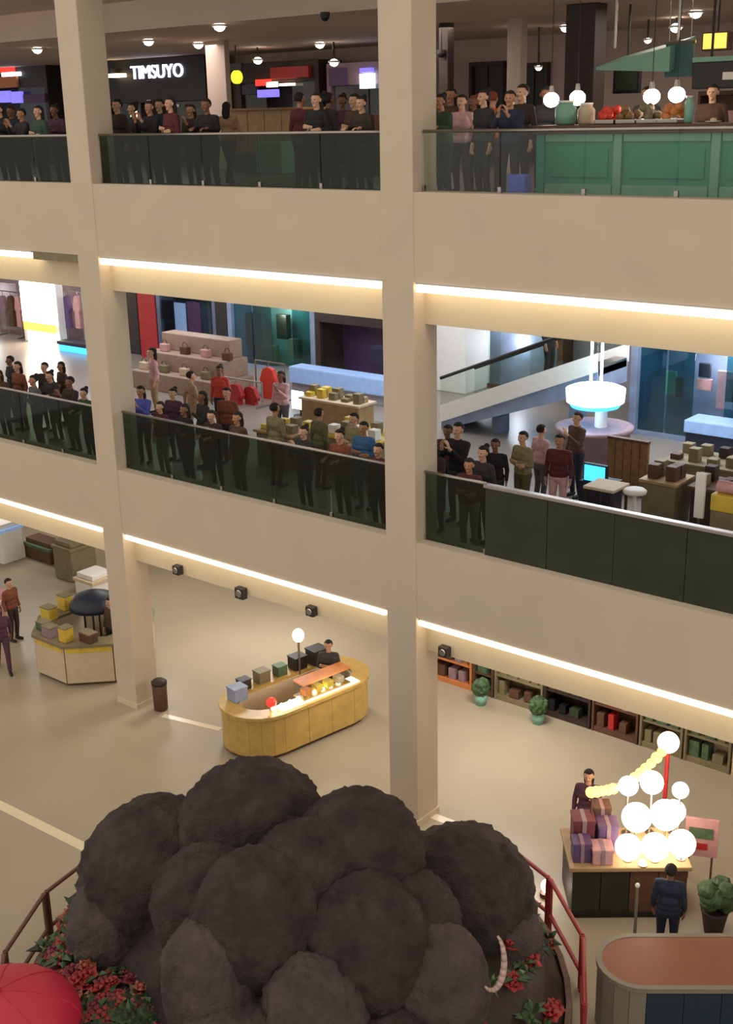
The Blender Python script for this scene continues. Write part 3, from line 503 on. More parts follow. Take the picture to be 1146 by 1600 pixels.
# ================================================================== GROUND LEVEL
def ngon(cx, cy, r, n, rot=0, sx=1, sy=1): return [(cx+sx*r*math.cos(rot+2*math.pi*i/n), cy+sy*r*math.sin(rot+2*math.pi*i/n)) for i in range(n)]
def rot2(pts, c, a): return [(c[0]+(x-c[0])*math.cos(a)-(y-c[1])*math.sin(a), c[1]+(x-c[0])*math.sin(a)+(y-c[1])*math.cos(a)) for x, y in pts]
# octagonal cream kiosk beside the left column
ox, oy = -10.15, 1.15
t = thing('octagonal_kiosk', (ox, oy, 0), 'cream octagonal kiosk with a yellow band left of the left column', 'kiosk')
outer, inner = ngon(ox, oy, 1.5, 8, .39), ngon(ox, oy, 1.05, 8, .39)
for i in range(8):
    a, b = Vector(outer[i]), Vector(outer[(i+1) % 8]); d = (b-a).normalized(); n = Vector((d.y, -d.x)); c_ = (a+b)/2
    poly = [tuple(a+d*.015), tuple(b-d*.015), tuple(b-d*.05-n*.08), tuple(a+d*.05-n*.08)]
    MB().prism(poly, .08, 1.0).build('front_panel', 'cream', t)
    if i in (3, 4, 5, 6): 
        poly = [tuple(a+n*.012+d*.05), tuple(b+n*.012-d*.05), tuple(b-d*.05), tuple(a+d*.05)]
        MB().prism(poly, .86, 1.0).build('yellow_band', 'yellow', t)
MB().prism(ngon(ox, oy, 1.42, 8, .39), 0, .09).build('base', 'brown', t); MB().ring(ngon(ox, oy, 1.56, 8, .39), inner, 1.0, 1.07).build('counter_top', 'olive', t)
for i in range(8):
    a, b = Vector(inner[i]), Vector(inner[(i+1) % 8]); d = (b-a).normalized(); n = Vector((d.y, -d.x)); MB().prism([tuple(a), tuple(b), tuple(b+n*.04), tuple(a+n*.04)], .08, 1.0).build('inner_panel', 'cream', t)
for i, (dx, dy, w, h, m, lb) in enumerate(((-1.05, -.55, .36, .3, 'yellow', 'yellow carton at the left of the octagonal kiosk counter'), (-.6, -1.05, .3, .2, 'greengoods', 'green carton on the octagonal kiosk counter'), (-.15, -1.2, .34, .24, 'mauve', 'mauve carton at the front of the octagonal kiosk counter'), (.4, -1.15, .26, .34, 'yellow', 'upright yellow carton on the octagonal kiosk counter'), (.85, -.85, .4, .22, 'brown', 'brown carton on the octagonal kiosk counter nearest the column'), (-1.25, .1, .3, .36, 'yellow', 'tall yellow carton at the back left of the octagonal kiosk'))):
    o = thing('carton', (ox+dx, oy+dy, 1.07), lb, 'box', 'cartons on the octagonal kiosk'); B(ox+dx-w/2, ox+dx+w/2, oy+dy-.13, oy+dy+.13, 1.07, 1.07+h, .02).build('box', m, o); B(ox+dx-w/2-.01, ox+dx+w/2+.01, oy+dy-.14, oy+dy+.14, 1.07+h, 1.07+h+.03, .008).build('lid', 'olive', o)
o = thing('umbrella_display', (ox-.15, oy+.1, 1.07), 'dark blue grey rounded hood over the octagonal kiosk', 'hood')
MB().lathe([(.62, 0), (.6, .12), (.45, .3), (.2, .4), (.02, .43)], (ox-.2, oy+.2, 1.35), 20).build('hood', 'navy', o, True)
for dx, dy in ((-.4, 0), (.2, .5), (.2, -.2), (-.4, .45)): MB().cyl((ox-.1+dx, oy+.1+dy, .05), (ox-.1+dx, oy+.1+dy, 1.45), .025, n=8).build('post', 'charcoal', o)
# far left stands
def stand(name, label, px, py, w, d, h, body, top, cat='stand', rz=0):
    p = at_z(px, py, 0); t = thing(name, (p.x, p.y, 0), label, cat)
    B(p.x-w/2, p.x+w/2, p.y-d/2, p.y+d/2, 0, h-.1, .04, rz).build('body', body, t); B(p.x-w/2-.04, p.x+w/2+.04, p.y-d/2-.04, p.y+d/2+.04, h-.1, h, .02, rz).build('top', top, t); B(p.x-w/2+.05, p.x+w/2-.05, p.y-d/2+.05, p.y+d/2-.05, h, h+.15, .03, rz).build('display_block', body, t); return t
stand('display_plinth', 'olive grey square display plinth behind the octagonal kiosk', 120, 900, .85, .9, 1.05, 'olive', 'olive', 'plinth')
stand('display_bench', 'low brown and green display bench left of the olive plinth', 72, 872, 1.3, .6, .5, 'brown', 'greengoods', 'bench')
stand('white_display', 'white display stand with pale blue top at the far left', 8, 872, 1.0, .8, 1.1, 'white', 'skyblue', 'stand')
stand('pink_stand', 'pale pink stand at the left edge before the octagonal kiosk', -10, 985, .9, .9, .95, 'pinkgoods', 'white', 'stand')
stand('white_pouf', 'white rounded pouf behind the octagonal kiosk by the column', 150, 925, .8, .8, .5, 'white', 'cream', 'pouf')
# waste bin by the left column
p = at_z(252, 1108, 0); t = thing('waste_bin', (p.x, p.y, 0), 'slim rust brown bin beside the foot of the left column', 'bin'); MB().lathe([(.13, 0), (.16, .03), (.17, .62), (.15, .64)], (p.x, p.y, 0), 20).build('body', 'brown', t, True); MB().lathe([(.18, .64), (.18, .7), (.1, .76)], (p.x, p.y, 0), 20).build('lid', 'darkbrown', t, True)
# long gold kiosk with rounded ends, running away from the viewer
gx, gy, ga = -3.8, 1.55, math.radians(80)
def stadium(L, r, n=10, taper=0):
    return [(L/2+r*math.cos(a), r*math.sin(a)) for a in [-math.pi/2+math.pi*i/n for i in range(n+1)]] + [(-L/2+r*math.cos(a), r*math.sin(a)) for a in [math.pi/2+math.pi*i/n for i in range(n+1)]]
def place(pts, c, a): return [(c[0]+x*math.cos(a)-y*math.sin(a), c[1]+x*math.sin(a)+y*math.cos(a)) for x, y in pts]
def gp(x, y): return place([(x, y)], (gx, gy), ga)[0]
t = thing('gold_kiosk', (gx, gy, 0), 'long gold kiosk with rounded ends and a brightly lit counter between the columns', 'kiosk')
so = stadium(1.9, .85); n = len(so)
MB().prism(place(stadium(1.9, .78), (gx, gy), ga), 0, .1).build('base', 'brown', t)
for i in range(n):
    a, b = so[i], so[(i+1) % n]
    k = 3 if math.dist(a, b) > 1 else 1
    for j in range(k):
        p0 = [a[q]+(b[q]-a[q])*j/k for q in (0, 1)]; p1 = [a[q]+(b[q]-a[q])*(j+1)/k for q in (0, 1)]
        i0 = [p0[0]*.96, p0[1]*.93]; i1 = [p1[0]*.96, p1[1]*.93]
        g = [p0[q]+(p1[q]-p0[q])*.985 for q in (0, 1)]
        MB().prism(place([p0, g, i1, i0], (gx, gy), ga), .1, .95).build('front_panel', 'gold', t)
MB().ring(place(stadium(1.9, .9), (gx, gy), ga), place(stadium(1.9, .5), (gx, gy), ga), .95, 1.02).build('counter_top', 'gold', t)
MB().ring(place(stadium(1.9, .5), (gx, gy), ga), place(stadium(1.9, .46), (gx, gy), ga), .1, .95).build('inner_wall', 'cream', t)
def block(x, y, w, d, z0, z1, nm, m, parent, bev=.02):
    c = gp(x, y); return B(c[0]-w/2, c[0]+w/2, c[1]-d/2, c[1]+d/2, z0, z1, bev, ga).build(nm, m, parent)
m_ = MB()
for i in range(9): c = gp(-1.1+.22*i, -.66); m_.ball((c[0], c[1], 1.1), .05, 2)
m_.build('lamp_row', 'lamp', t, True)
block(0.1, -.66, 2.1, .3, 1.02, 1.05, 'lit_tray', 'lampsoft', t)
o = thing('showcase', gp(.25, -.62)+(1.06,), 'amber glass showcase glowing on the right side of the gold kiosk', 'showcase'); block(.25, -.62, 1.3, .36, 1.07, 1.1, 'base', 'gold', o, 0); block(.25, -.62, 1.3, .34, 1.1, 1.42, 'glass_case', 'glass_clear', o, 0); block(.25, -.62, 1.32, .38, 1.42, 1.45, 'lid', 'orange', o, 0)
for j in range(4): block(-.2+.3*j, -.62, .18, .2, 1.1, 1.25, 'goods', random.choice(('orange', 'yellow', 'cream')), o, .02)
for x, y, s, m, lb in ((-1.3, .35, .34, 'bluegrey', 'blue grey monitor box at the near end of the gold kiosk'), (-.9, .68, .26, 'charcoal', 'small dark box on the left side of the gold kiosk'), (-.4, .7, .3, 'olive', 'olive box on the left side of the gold kiosk'), (.1, .7, .26, 'greengoods', 'green box on the left side of the gold kiosk'), (.6, .7, .34, 'charcoal', 'dark box near the far end of the gold kiosk'), (1.1, .62, .4, 'charcoal', 'large dark box at the far end of the gold kiosk')):
    c = gp(x, y); o = thing('goods_box', (c[0], c[1], 1.02), lb, 'box', 'boxes on the gold kiosk'); block(x, y, s, s*.9, 1.02, 1.02+s*.8, 'box', m, o); block(x, y, s*1.05, s*.95, 1.02+s*.8, 1.02+s*.9, 'lid', m, o, .008)
c = gp(-1.1, -.6); o = thing('table_lamp', (c[0], c[1], 1.05), 'small red glowing lamp at the near end of the gold kiosk', 'lamp'); MB().ball((c[0], c[1], 1.22), .11, 3).build('shade', 'redlamp', o, True); MB().cyl((c[0], c[1], 1.05), (c[0], c[1], 1.14), .05, n=12).build('base', 'gold', o)
c = gp(.5, .5); o = thing('pole_lamp', (c[0], c[1], .1), 'white glowing lamp on a pole over the gold kiosk', 'lamp'); MB().cyl((c[0], c[1], .1), (c[0], c[1], 1.8), .025, n=8).build('pole', 'steel', o); MB().ball((c[0], c[1], 1.9), .13, 3, (1, 1, 1.2)).build('globe', 'lamp', o, True)
c = gp(.1, -1.2); point('gold_kiosk_light', (c[0], c[1], 1.6), 22, (1, .88, .7), .2)
# shop row under the slab at the right
rowx = [x_for(px, 5.3, .9) for px in (672, 738, 772, 850, 925, 1000, 1070, 1146, 1230)]
specs = [('orange wooden counter of the ground shop row right of the middle column', 'orange', 'brown', ('brown', 'mauve'), 1.15), ('low brown green planter shelf in the ground shop row', 'brown', 'brown', ('greengoods', 'tealpale'), 1.0), ('olive shelf unit in the middle of the ground shop row', 'olive', 'olive', ('olive', 'brown', 'darkbrown'), 1.2), ('dark shelf unit in the ground shop row', 'darkbrown', 'darkbrown', ('leafdark', 'brown', 'black'), 1.25), ('red brown shelf unit behind the lit kiosk', 'brown', 'brown', ('red', 'brown', 'pinkgoods'), 1.3), ('grey green shelf unit right of the pole star', 'olive', 'olive', ('greengoods', 'olive'), 1.2), ('pale shelf unit at the right edge of the shop row', 'olive', 'cream', ('olive', 'greengoods'), 1.2), ('pale shelf unit beyond the right edge', 'cream', 'cream', ('olive', 'pinkgoods'), 1.2)]
for i, (lb, bd, bk, gd, h) in enumerate(specs): cabinet('shop_shelf', lb, 'shelf', rowx[i]+.02, rowx[i+1]-.02, 5.3, 5.8, 0, h, bd, 2, gd, group='shelves of the ground shop row', back=bk)
struct('wall_shop_row', B(rowx[0], rowx[-1], 6.4, 6.6, 0, 4), 'wall_low', 'cream wall behind the ground shop row')
for px, py, lb in ((752, 1078, 'green bush in a pot in front of the planter shelf'), (842, 1062, 'grey green bush in a pot above the shop row')):
    x = x_for(px, 4.9, .5); t = thing('potted_bush', (x, 4.9, 0), lb, 'plant'); MB().lathe([(.12, 0), (.15, .25), (.12, .25)], (x, 4.9, 0), 16).build('pot', 'tealpale', t, True); MB().ball((x, 4.9, .42), .2, 3, (1, 1, 1.1), .35, 4).build('foliage', 'leaf', t)
# kiosk with the blazing lamps
kx, ky, ka = 4.75, .35, math.radians(38)
def kp(x, y): return place([(x, y)], (kx, ky), ka)[0]
def kb(x, y, w, d, z0, z1, nm, m, parent, bev=.02):
    c = kp(x, y); return B(c[0]-w/2, c[0]+w/2, c[1]-d/2, c[1]+d/2, z0, z1, bev, ka).build(nm, m, parent)
t = thing('lit_stall', (kx, ky, 0), 'dark stall with a tan counter and blazing white lamps at the lower right', 'stall')
kb(0, 0, 1.9, 1.1, 0, .1, 'base', 'black', t)
for i in range(4): kb(-.7125+.475*i, -.5, .465, .06, .1, .92, 'front_panel', 'deepgreen' if i < 2 else 'brown', t, .01)
for s in (-1, 1): kb(s*.92, .03, .06, 1.0, .1, .92, 'side_panel', 'darkbrown', t, .01)
kb(0, .52, 1.9, .06, .1, .92, 'back_panel', 'darkbrown', t, .01); kb(0, 0, 2.0, 1.2, .92, 1.0, 'counter_top', 'woodtan', t)
for x, y, s, h, m, lb in ((-.78, -.3, .3, .3, 'purple', 'purple box at the left of the lit stall'), (-.45, -.35, .34, .22, 'pinkgoods', 'pink box at the front left of the lit stall'), (-.7, .1, .36, .5, 'maroon', 'tall dark red box at the back left of the lit stall'), (-.3, .05, .34, .42, 'purple', 'upright purple box in the middle of the lit stall'), (-.35, .38, .3, .55, 'brown', 'tall brown box at the back of the lit stall')):
    c = kp(x, y); o = thing('gift_box', (c[0], c[1], 1.0), lb, 'box', 'boxes on the lit stall'); kb(x, y, s, s, 1.0, 1.0+h, 'box', m, o); kb(x, y, s*1.06, s*1.06, 1.0+h, 1.0+h+.06, 'lid', m, o, .01); kb(x, y, s*.2, s*1.08, 1.0, 1.0+h+.065, 'ribbon', 'mauve', o, 0)
k = 0
pl = ('front left', 'front', 'front right', 'middle left', 'central', 'middle right', 'upper left', 'upper right', 'topmost', 'lowest')
for x, y, z, r in ((-.02, -.38, 1.25, .22), (.42, -.4, 1.27, .23), (.86, -.36, 1.3, .23), (.18, .02, 1.56, .25), (.66, .02, 1.6, .26), (.9, .42, 1.42, .2), (.1, .42, 1.92, .17), (.5, .44, 1.97, .2), (.9, .1, 2.02, .14), (.2, -.52, 1.06, .05)):
    c = kp(x, y); o = thing('globe_lamp', (c[0], c[1], z-r), pl[k]+' blazing white globe lamp of the cluster on the lit stall', 'lamp', 'globe lamps on the lit stall'); k += 1
    MB().ball((c[0], c[1], z), r, 3).build('globe', 'globe', o, True); MB().cyl((c[0], c[1], 1.0), (c[0], c[1], z-r*.8), .02, n=8).build('stem', 'steel', o); MB().cyl((c[0], c[1], 1.0), (c[0], c[1], 1.02), .08, n=12).build('foot', 'steel', o)
c = kp(.2, -1.1); point('stall_light', (c[0], c[1], 1.7), 18, (1, .88, .72), .3)
mat('bulb', (255, 196, 110), .5, emit=2.2, var=0)
# pole with shining ball and the garland of bulbs
pb = at_y(1045, 1160, 1.9); t = thing('pole_star', (pb.x, pb.y, 0), 'tall pole with a shining white ball behind the lit stall', 'lamp'); MB().cyl((pb.x, pb.y, 0), (pb.x, pb.y, pb.z-.1), .04, n=10).build('pole', 'red', t); MB().ball(pb, .19, 3).build('ball', 'globe', t, True); MB().lathe([(.3, 0), (.28, .05), (.06, .1)], (pb.x, pb.y, 0), 20).build('foot', 'charcoal', t, True)
ca = kp(-.55, .2); A_ = Vector((ca[0], ca[1], 2.0)); pts = []
for i in range(15):
    u = i/14; p = A_.lerp(pb, u); p.z -= .25*math.sin(math.pi*u); pts.append(p)
t = thing('light_garland', A_, 'garland of warm bulbs rising from the lit stall to the shining ball', 'garland'); MB().tube(pts, .012, 6).build('cable', 'brown', t)
for i, p in enumerate(pts[:-1]): MB().ball((p.x, p.y-.03, p.z-.05), .06+.045*random.random(), 2).build('bulb', 'bulb', t, True)
MB().cyl((A_.x, A_.y, 1.0), (A_.x, A_.y, 2.02), .02, n=8).build('end_post', 'brown', t)
p = at_z(853, 1400, 0); t = thing('lantern', (p.x, p.y, 0), 'tiny glowing lantern on the floor left of the lit stall', 'lamp'); MB().cyl((p.x, p.y, 0), (p.x, p.y, .08), .1, n=12).build('base', 'brown', t); MB().ball((p.x, p.y, .2), .085, 2, (1, 1, 1.5)).build('flame_glass', 'lamp', t, True)
# notice panel and potted plant at the right
p = at_z(1092, 1372, 0); t = thing('notice_board', (p.x, p.y, 0), 'pale notice board with a red mark right of the lit stall', 'board'); B(p.x-.28, p.x+.28, p.y-.02, p.y+.02, .45, 1.2, .01, .4).build('board', 'pinkgoods', t); B(p.x-.12, p.x+.12, p.y-.045, p.y-.03, .6, .72, 0, .4).build('red_mark', 'red', t); B(p.x-.2, p.x+.2, p.y-.05, p.y-.035, .82, 1.02, 0, .4).build('green_mark', 'greengoods', t)
for s in (-.2, .2): MB().cyl((p.x+s*.9, p.y+s*.4, 0), (p.x+s*.9, p.y+s*.4, .5), .02, n=8).build('leg', 'brown', t)
p = at_z(1115, 1455, 0); t = thing('potted_plant', (p.x, p.y, 0), 'round green bush in a dark pot at the right edge', 'plant'); MB().lathe([(.15, 0), (.21, .36), (.23, .42), (.18, .42)], (p.x, p.y, 0), 20).build('pot', 'darkbrown', t, True)
fo = MB()
for i in range(16):
    a = random.uniform(0, 6.28); fo.ball((p.x+.16*math.cos(a), p.y+.16*math.sin(a), .52+random.uniform(0, .38)), .15, 2, (1, 1, 1), .4, 5)
fo.build('foliage', 'leaf', t)
# ------------------------------------------------------------------ dark lobed sculpture in its flower bed
SO = Vector((2.35, -5.15, 0))
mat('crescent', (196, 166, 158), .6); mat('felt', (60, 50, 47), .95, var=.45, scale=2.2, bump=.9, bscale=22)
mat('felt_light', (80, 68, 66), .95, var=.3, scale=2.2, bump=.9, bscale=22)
t = thing('lobed_sculpture', SO, 'huge dark grey sculpture of clustered fuzzy round lobes in the foreground', 'sculpture')
def on_dome(px, py, a, h):
    d = ray(px, py); o = EYE-SO; S = Vector((1/a, 1/a, 1/h)); o2 = Vector((o.x*S.x, o.y*S.y, o.z*S.z)); d2 = Vector((d.x*S.x, d.y*S.y, d.z*S.z))
    A, Bq, Cq = d2.dot(d2), 2*o2.dot(d2), o2.dot(o2)-1; D = Bq*Bq-4*A*Cq
    tt = (-Bq-math.sqrt(D))/(2*A) if D > 0 else -Bq/(2*A)
    p = EYE+d*tt
    if D <= 0:
        o3 = p-SO; k = math.sqrt((o3.x/a)**2+(o3.y/a)**2+(o3.z/h)**2); 
    return p, tt
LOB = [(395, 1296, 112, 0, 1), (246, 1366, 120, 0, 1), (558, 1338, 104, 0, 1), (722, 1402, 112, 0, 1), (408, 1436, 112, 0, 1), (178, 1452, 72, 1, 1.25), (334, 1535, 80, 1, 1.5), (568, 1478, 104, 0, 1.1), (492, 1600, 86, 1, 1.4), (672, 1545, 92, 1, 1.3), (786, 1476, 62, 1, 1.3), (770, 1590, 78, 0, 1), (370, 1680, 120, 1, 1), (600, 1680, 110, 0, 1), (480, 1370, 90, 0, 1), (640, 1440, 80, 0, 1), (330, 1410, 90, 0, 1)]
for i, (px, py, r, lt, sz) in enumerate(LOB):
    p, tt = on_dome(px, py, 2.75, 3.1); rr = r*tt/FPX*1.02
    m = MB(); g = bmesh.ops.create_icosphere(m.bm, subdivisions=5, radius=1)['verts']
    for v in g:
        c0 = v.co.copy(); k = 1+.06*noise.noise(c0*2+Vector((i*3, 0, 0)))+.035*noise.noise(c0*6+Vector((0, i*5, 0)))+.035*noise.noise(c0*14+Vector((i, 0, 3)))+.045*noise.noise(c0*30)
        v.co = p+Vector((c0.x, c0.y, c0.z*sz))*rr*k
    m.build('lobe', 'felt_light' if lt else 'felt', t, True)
MB().lathe([(2.9, 0), (3.0, .4), (2.6, 1.4), (1.8, 2.3), (.9, 2.75), (.1, 2.85)], SO, 40).build('core', 'felt', t, True)
p, tt = on_dome(768, 1502, 3.75, 4.1); m = MB(); pr2 = []
for j in range(13):
    a = math.radians(-120+15*j); pr2.append(p+(RT*math.cos(a)*.17+UP*math.sin(a)*.38))
for j in range(12): m.cyl(pr2[j], pr2[j+1], .035*math.sin(math.pi*(j+.6)/13.2)+.01, .035*math.sin(math.pi*(j+1.6)/13.2)+.01, 10)
m.build('crescent', 'crescent', t, True)['label'] = 'pale pink crescent'
# flower bed
SOB = Vector((2.0, -4.9, 0))
t = thing('flower_bed', SOB, 'round bed of red flowers and dark leaves around the lobed sculpture', 'flower bed')
MB().lathe([(4.05, 0), (4.05, .28), (3.75, .75), (3.2, 1.3), (2.7, 1.3), (2.7, 0)], SOB, 48).build('soil', 'darkbrown', t); MB().ring(ngon(SOB.x, SOB.y, 4.15, 48), ngon(SOB.x, SOB.y, 4.06, 48), 0, .36).build('kerb', 'brown', t)
mat('petal_red', (160, 48, 46), .6, var=.3, scale=20); mat('petal_wine', (118, 40, 56), .6, var=.3, scale=20); mat('petal_orange', (158, 82, 56), .6, var=.3, scale=20)
def flower_mesh(nm, mm, leaf=False):
    m = bmesh.new()
    if leaf:
        for j in range(6):
            a = j*1.05+random.random(); d = Vector((math.cos(a), math.sin(a), 0)); s_ = Vector((-d.y, d.x, 0)); u_ = Vector((0, 0, 1))
            vs = [Vector((0, 0, 0)), d*.09+s_*.045+u_*.06, d*.2+u_*.05, d*.09-s_*.045+u_*.06, d*.1+u_*.09]
            b = [m.verts.new(v) for v in vs]; m.faces.new((b[0], b[1], b[4])); m.faces.new((b[1], b[2], b[4])); m.faces.new((b[2], b[3], b[4])); m.faces.new((b[3], b[0], b[4])); m.faces.new((b[0], b[3], b[2], b[1]))
    else:
        for ring_, (rr, zz, k) in enumerate(((.12, .03, 6), (.08, .08, 5))):
            for j in range(k):
                a = j*2*math.pi/k+ring_*.5; d = Vector((math.cos(a), math.sin(a), 0)); s_ = Vector((-d.y, d.x, 0)); u_ = Vector((0, 0, 1))
                b = [m.verts.new(v) for v in (Vector((0, 0, 0)), d*rr*.6+s_*rr*.42+u_*zz*.8, d*rr+u_*zz, d*rr*.6-s_*rr*.42+u_*zz*.8, d*rr*.5+u_*zz*1.15)]
                for f in ((0, 1, 4), (1, 2, 4), (2, 3, 4), (3, 0, 4)): m.faces.new([b[x] for x in f])
                m.faces.new((b[0], b[3], b[2], b[1]))
        bmesh.ops.create_icosphere(m, subdivisions=1, radius=.03, matrix=Matrix.Translation((0, 0, .07)))
    me = bpy.data.meshes.new(nm); m.to_mesh(me); m.free(); me.materials.append(MATS[mm]); return me
FM = [flower_mesh('flower', k) for k in ('petal_red', 'petal_wine', 'petal_orange')]; LMh = [flower_mesh('leaf_tuft', 'leafdark', True), flower_mesh('leaf_tuft', 'leaf', True)]
for i in range(140):
    a = math.radians(random.uniform(172, 262)); rr = random.uniform(3.05, 4.02); h = (.28+.47*(4.05-rr)/.3 if rr > 3.75 else .75+.55*(3.75-rr)/.55)+random.uniform(0, .12); h = min(h, 1.38)
    p = SOB+Vector((rr*math.cos(a), rr*math.sin(a), h)); leafy = random.random() < .42
    o = bpy.data.objects.new('leaf_tuft' if leafy else 'flower', random.choice(LMh) if leafy else random.choice(FM)); C.objects.link(o); o.parent = t; s = random.uniform(1.0, 1.9)
    o.location = p-SOB; o.scale = (s, s, s); o.rotation_euler = (random.uniform(-.4, .4), random.uniform(-.4, .4), random.random()*6.3)
for i in range(120):
    a = math.radians(random.choice((random.uniform(-60, 50), random.uniform(262, 300)))); rr = random.uniform(3.05, 4.02); h = (.28+.47*(4.05-rr)/.3 if rr > 3.75 else .75+.55*(3.75-rr)/.55)+random.uniform(0, .1); h = min(h, 1.36)
    p = SOB+Vector((rr*math.cos(a), rr*math.sin(a), h)); leafy = random.random() < .5
    o = bpy.data.objects.new('leaf_tuft' if leafy else 'flower', random.choice(LMh) if leafy else random.choice(FM[:2])); C.objects.link(o); o.parent = t; s = random.uniform(.9, 1.7)
    o.location = p-SOB; o.scale = (s, s, s); o.rotation_euler = (random.uniform(-.4, .4), random.uniform(-.4, .4), random.random()*6.3)
# mound in the bed, thick with flowers, at the left
mc = at_z(205, 1610, 1.0); MB().ball((mc.x, mc.y, .5), 1, 3, (1.2, 1.1, 1.0), .08, 2).build('soil_mound', 'darkbrown', t, True)
for i in range(150):
    a, el = random.uniform(0, 6.283), random.uniform(.35, 1.5); d = Vector((math.cos(a)*math.cos(el)*1.27, math.sin(a)*math.cos(el)*1.17, math.sin(el)*1.02)); p = Vector((mc.x, mc.y, .52))+d; leafy = random.random() < .4
    o = bpy.data.objects.new('leaf_tuft' if leafy else 'flower', random.choice(LMh) if leafy else random.choice(FM)); C.objects.link(o); o.parent = t; s = random.uniform(.9, 1.6)
    o.location = p-SOB; o.scale = (s, s, s); o.rotation_euler = (0, math.pi/2-el, a)
# ring fence, one thing per panel
mat('fence_red', (150, 40, 40), .5); mat('fence_brown', (104, 66, 48), .5)
RF, NF = 4.36, 18
FN = 0
FL = ['red guard rail panel farthest right, running toward the terracotta counter', 'red guard rail panel beside the tiny lantern', 'red guard rail panel nearest the crescent on the lobes', 'brown guard rail panel touching the left lobes', 'brown guard rail panel at the left edge', 'brown guard rail panel nearest the crimson parasol', 'brown guard rail panel below the crimson parasol', 'guard rail panel beyond the lower edge']
for i in range(NF):
    a0, a1 = 2*math.pi*i/NF, 2*math.pi*(i+1)/NF; p0 = SOB+Vector((RF*math.cos(a0), RF*math.sin(a0), 0)); p1 = SOB+Vector((RF*math.cos(a1), RF*math.sin(a1), 0)); mid = (p0+p1)/2
    q0 = EYE; rel = mid-EYE; sx = 573+FPX*rel.dot(RT)/rel.dot(FW); sy = 800-FPX*rel.dot(UP)/rel.dot(FW)
    if sy > 1680 or (180 < sx < 790): continue
    m = 'fence_brown' if sx < 500 else 'fence_red'
    FN += 1
    o = thing('fence_panel', mid, FL[min(FN-1, 7)], 'railing', 'guard rails around the flower bed')
    g = (p1-p0)*.03; u_ = Vector((0, 0, 1)); A0, A1 = p0+g, p1-g
    for zz, nm in ((.95, 'top_rail'), (.3, 'bottom_rail')): MB().cyl(A0+u_*zz, A1+u_*zz, .035, n=10).build(nm, m, o)
    for P_ in (A0, A1): MB().cyl(P_, P_+u_*.97, .04, n=10).build('post', m, o)
# crimson parasol at the bottom left
mat('crimson', (186, 36, 62), .45, var=.12, scale=1.5)
p = at_z(2, 1600, 2.1); t = thing('parasol', (p.x, p.y, 0), 'crimson domed parasol in the bottom left corner', 'parasol')
R_ = 1.0; m = MB(); prof = [(R_*math.sin(a_), .55*math.cos(a_)-.05) for a_ in [math.pi/2*j/8 for j in range(8, 0, -1)]]; m.lathe(prof+[(.02, .5)], p, 32); m.build('canopy', 'crimson', t, True)
MB().lathe([(.04, .49), (.05, .53), (.015, .62)], p, 12).build('finial', 'crimson', t, True); MB().cyl((p.x, p.y, .05), (p.x, p.y, p.z+.45), .03, n=10).build('pole', 'darkbrown', t); MB().lathe([(.35, 0), (.33, .08), (.06, .12)], (p.x, p.y, 0), 20).build('base', 'charcoal', t)
for j in range(8):
    a_ = j*math.pi/4; MB().tube([(p.x+R_*math.sin(b_)*math.cos(a_)*1.006, p.y+R_*math.sin(b_)*math.sin(a_)*1.006, p.z+.55*math.cos(b_)*1.006-.05) for b_ in [math.pi/2*k_/6 for k_ in range(7)]], .008, 6).build('rib', 'crimson', t)
# rounded counter at the bottom right
mat('terracotta', (132, 78, 54), .5, var=.06, scale=3); mat('deepblue', (16, 42, 60), .5, var=.1); mat('beigegrey', (128, 119, 104), .5, var=.06)
ca_, cc = math.radians(37.5), (7.16, -1.6); Lc, rc = 2.1, .6
t = thing('rounded_counter', (cc[0], cc[1], 0), 'counter with terracotta top and deep blue front in the bottom right corner', 'counter')
def cst(L, r, n=14): return place(stadium(L, r, n), cc, ca_)
so = stadium(Lc, rc, 14); nS = len(so)
body = MB().prism(cst(Lc, rc-.06), 0, 1.04).build('core', 'deepblue', t)
for j in range(4):
    xa, xb = -Lc/2+j*Lc/4, -Lc/2+(j+1)*Lc/4; MB().prism(place([(xa+.005, -rc), (xb-.005, -rc), (xb-.005, -rc+.06), (xa+.005, -rc+.06)], cc, ca_), .05, 1.02).build('front_panel', 'deepblue', t)
for j in range(8):
    a0, a1 = math.pi/2+math.pi*j/8+.006, math.pi/2+math.pi*(j+1)/8-.006; f_ = lambda r, a: (-Lc/2+r*math.cos(a), r*math.sin(a))
    MB().prism(place([f_(rc, a0), f_(rc, a1), f_(rc-.06, a1), f_(rc-.06, a0)], cc, ca_), .05, 1.02).build('end_panel', 'beigegrey', t)
MB().ring(cst(Lc, rc+.015), cst(Lc, rc-.07), 1.03, 1.1).build('rim', 'beigegrey', t); MB().prism(cst(Lc, rc-.07), 1.03, 1.095).build('top', 'terracotta', t)
# thin white post beside the counter
p = at_z(990, 1500, 0); p2 = at_y(1000, 1385, p.y); t = thing('barrier_post', (p.x, p.y, 0), 'thin white post between the lit stall and the terracotta counter', 'post'); MB().cyl((p.x, p.y, 0), (p.x, p.y, p2.z), .03, .022, 10).build('pole', 'beigegrey', t); MB().lathe([(.16, 0), (.14, .03), (.04, .05)], (p.x, p.y, 0), 16).build('foot', 'beigegrey', t); MB().ball((p.x, p.y, p2.z), .04, 2).build('knob', 'white', t, True)

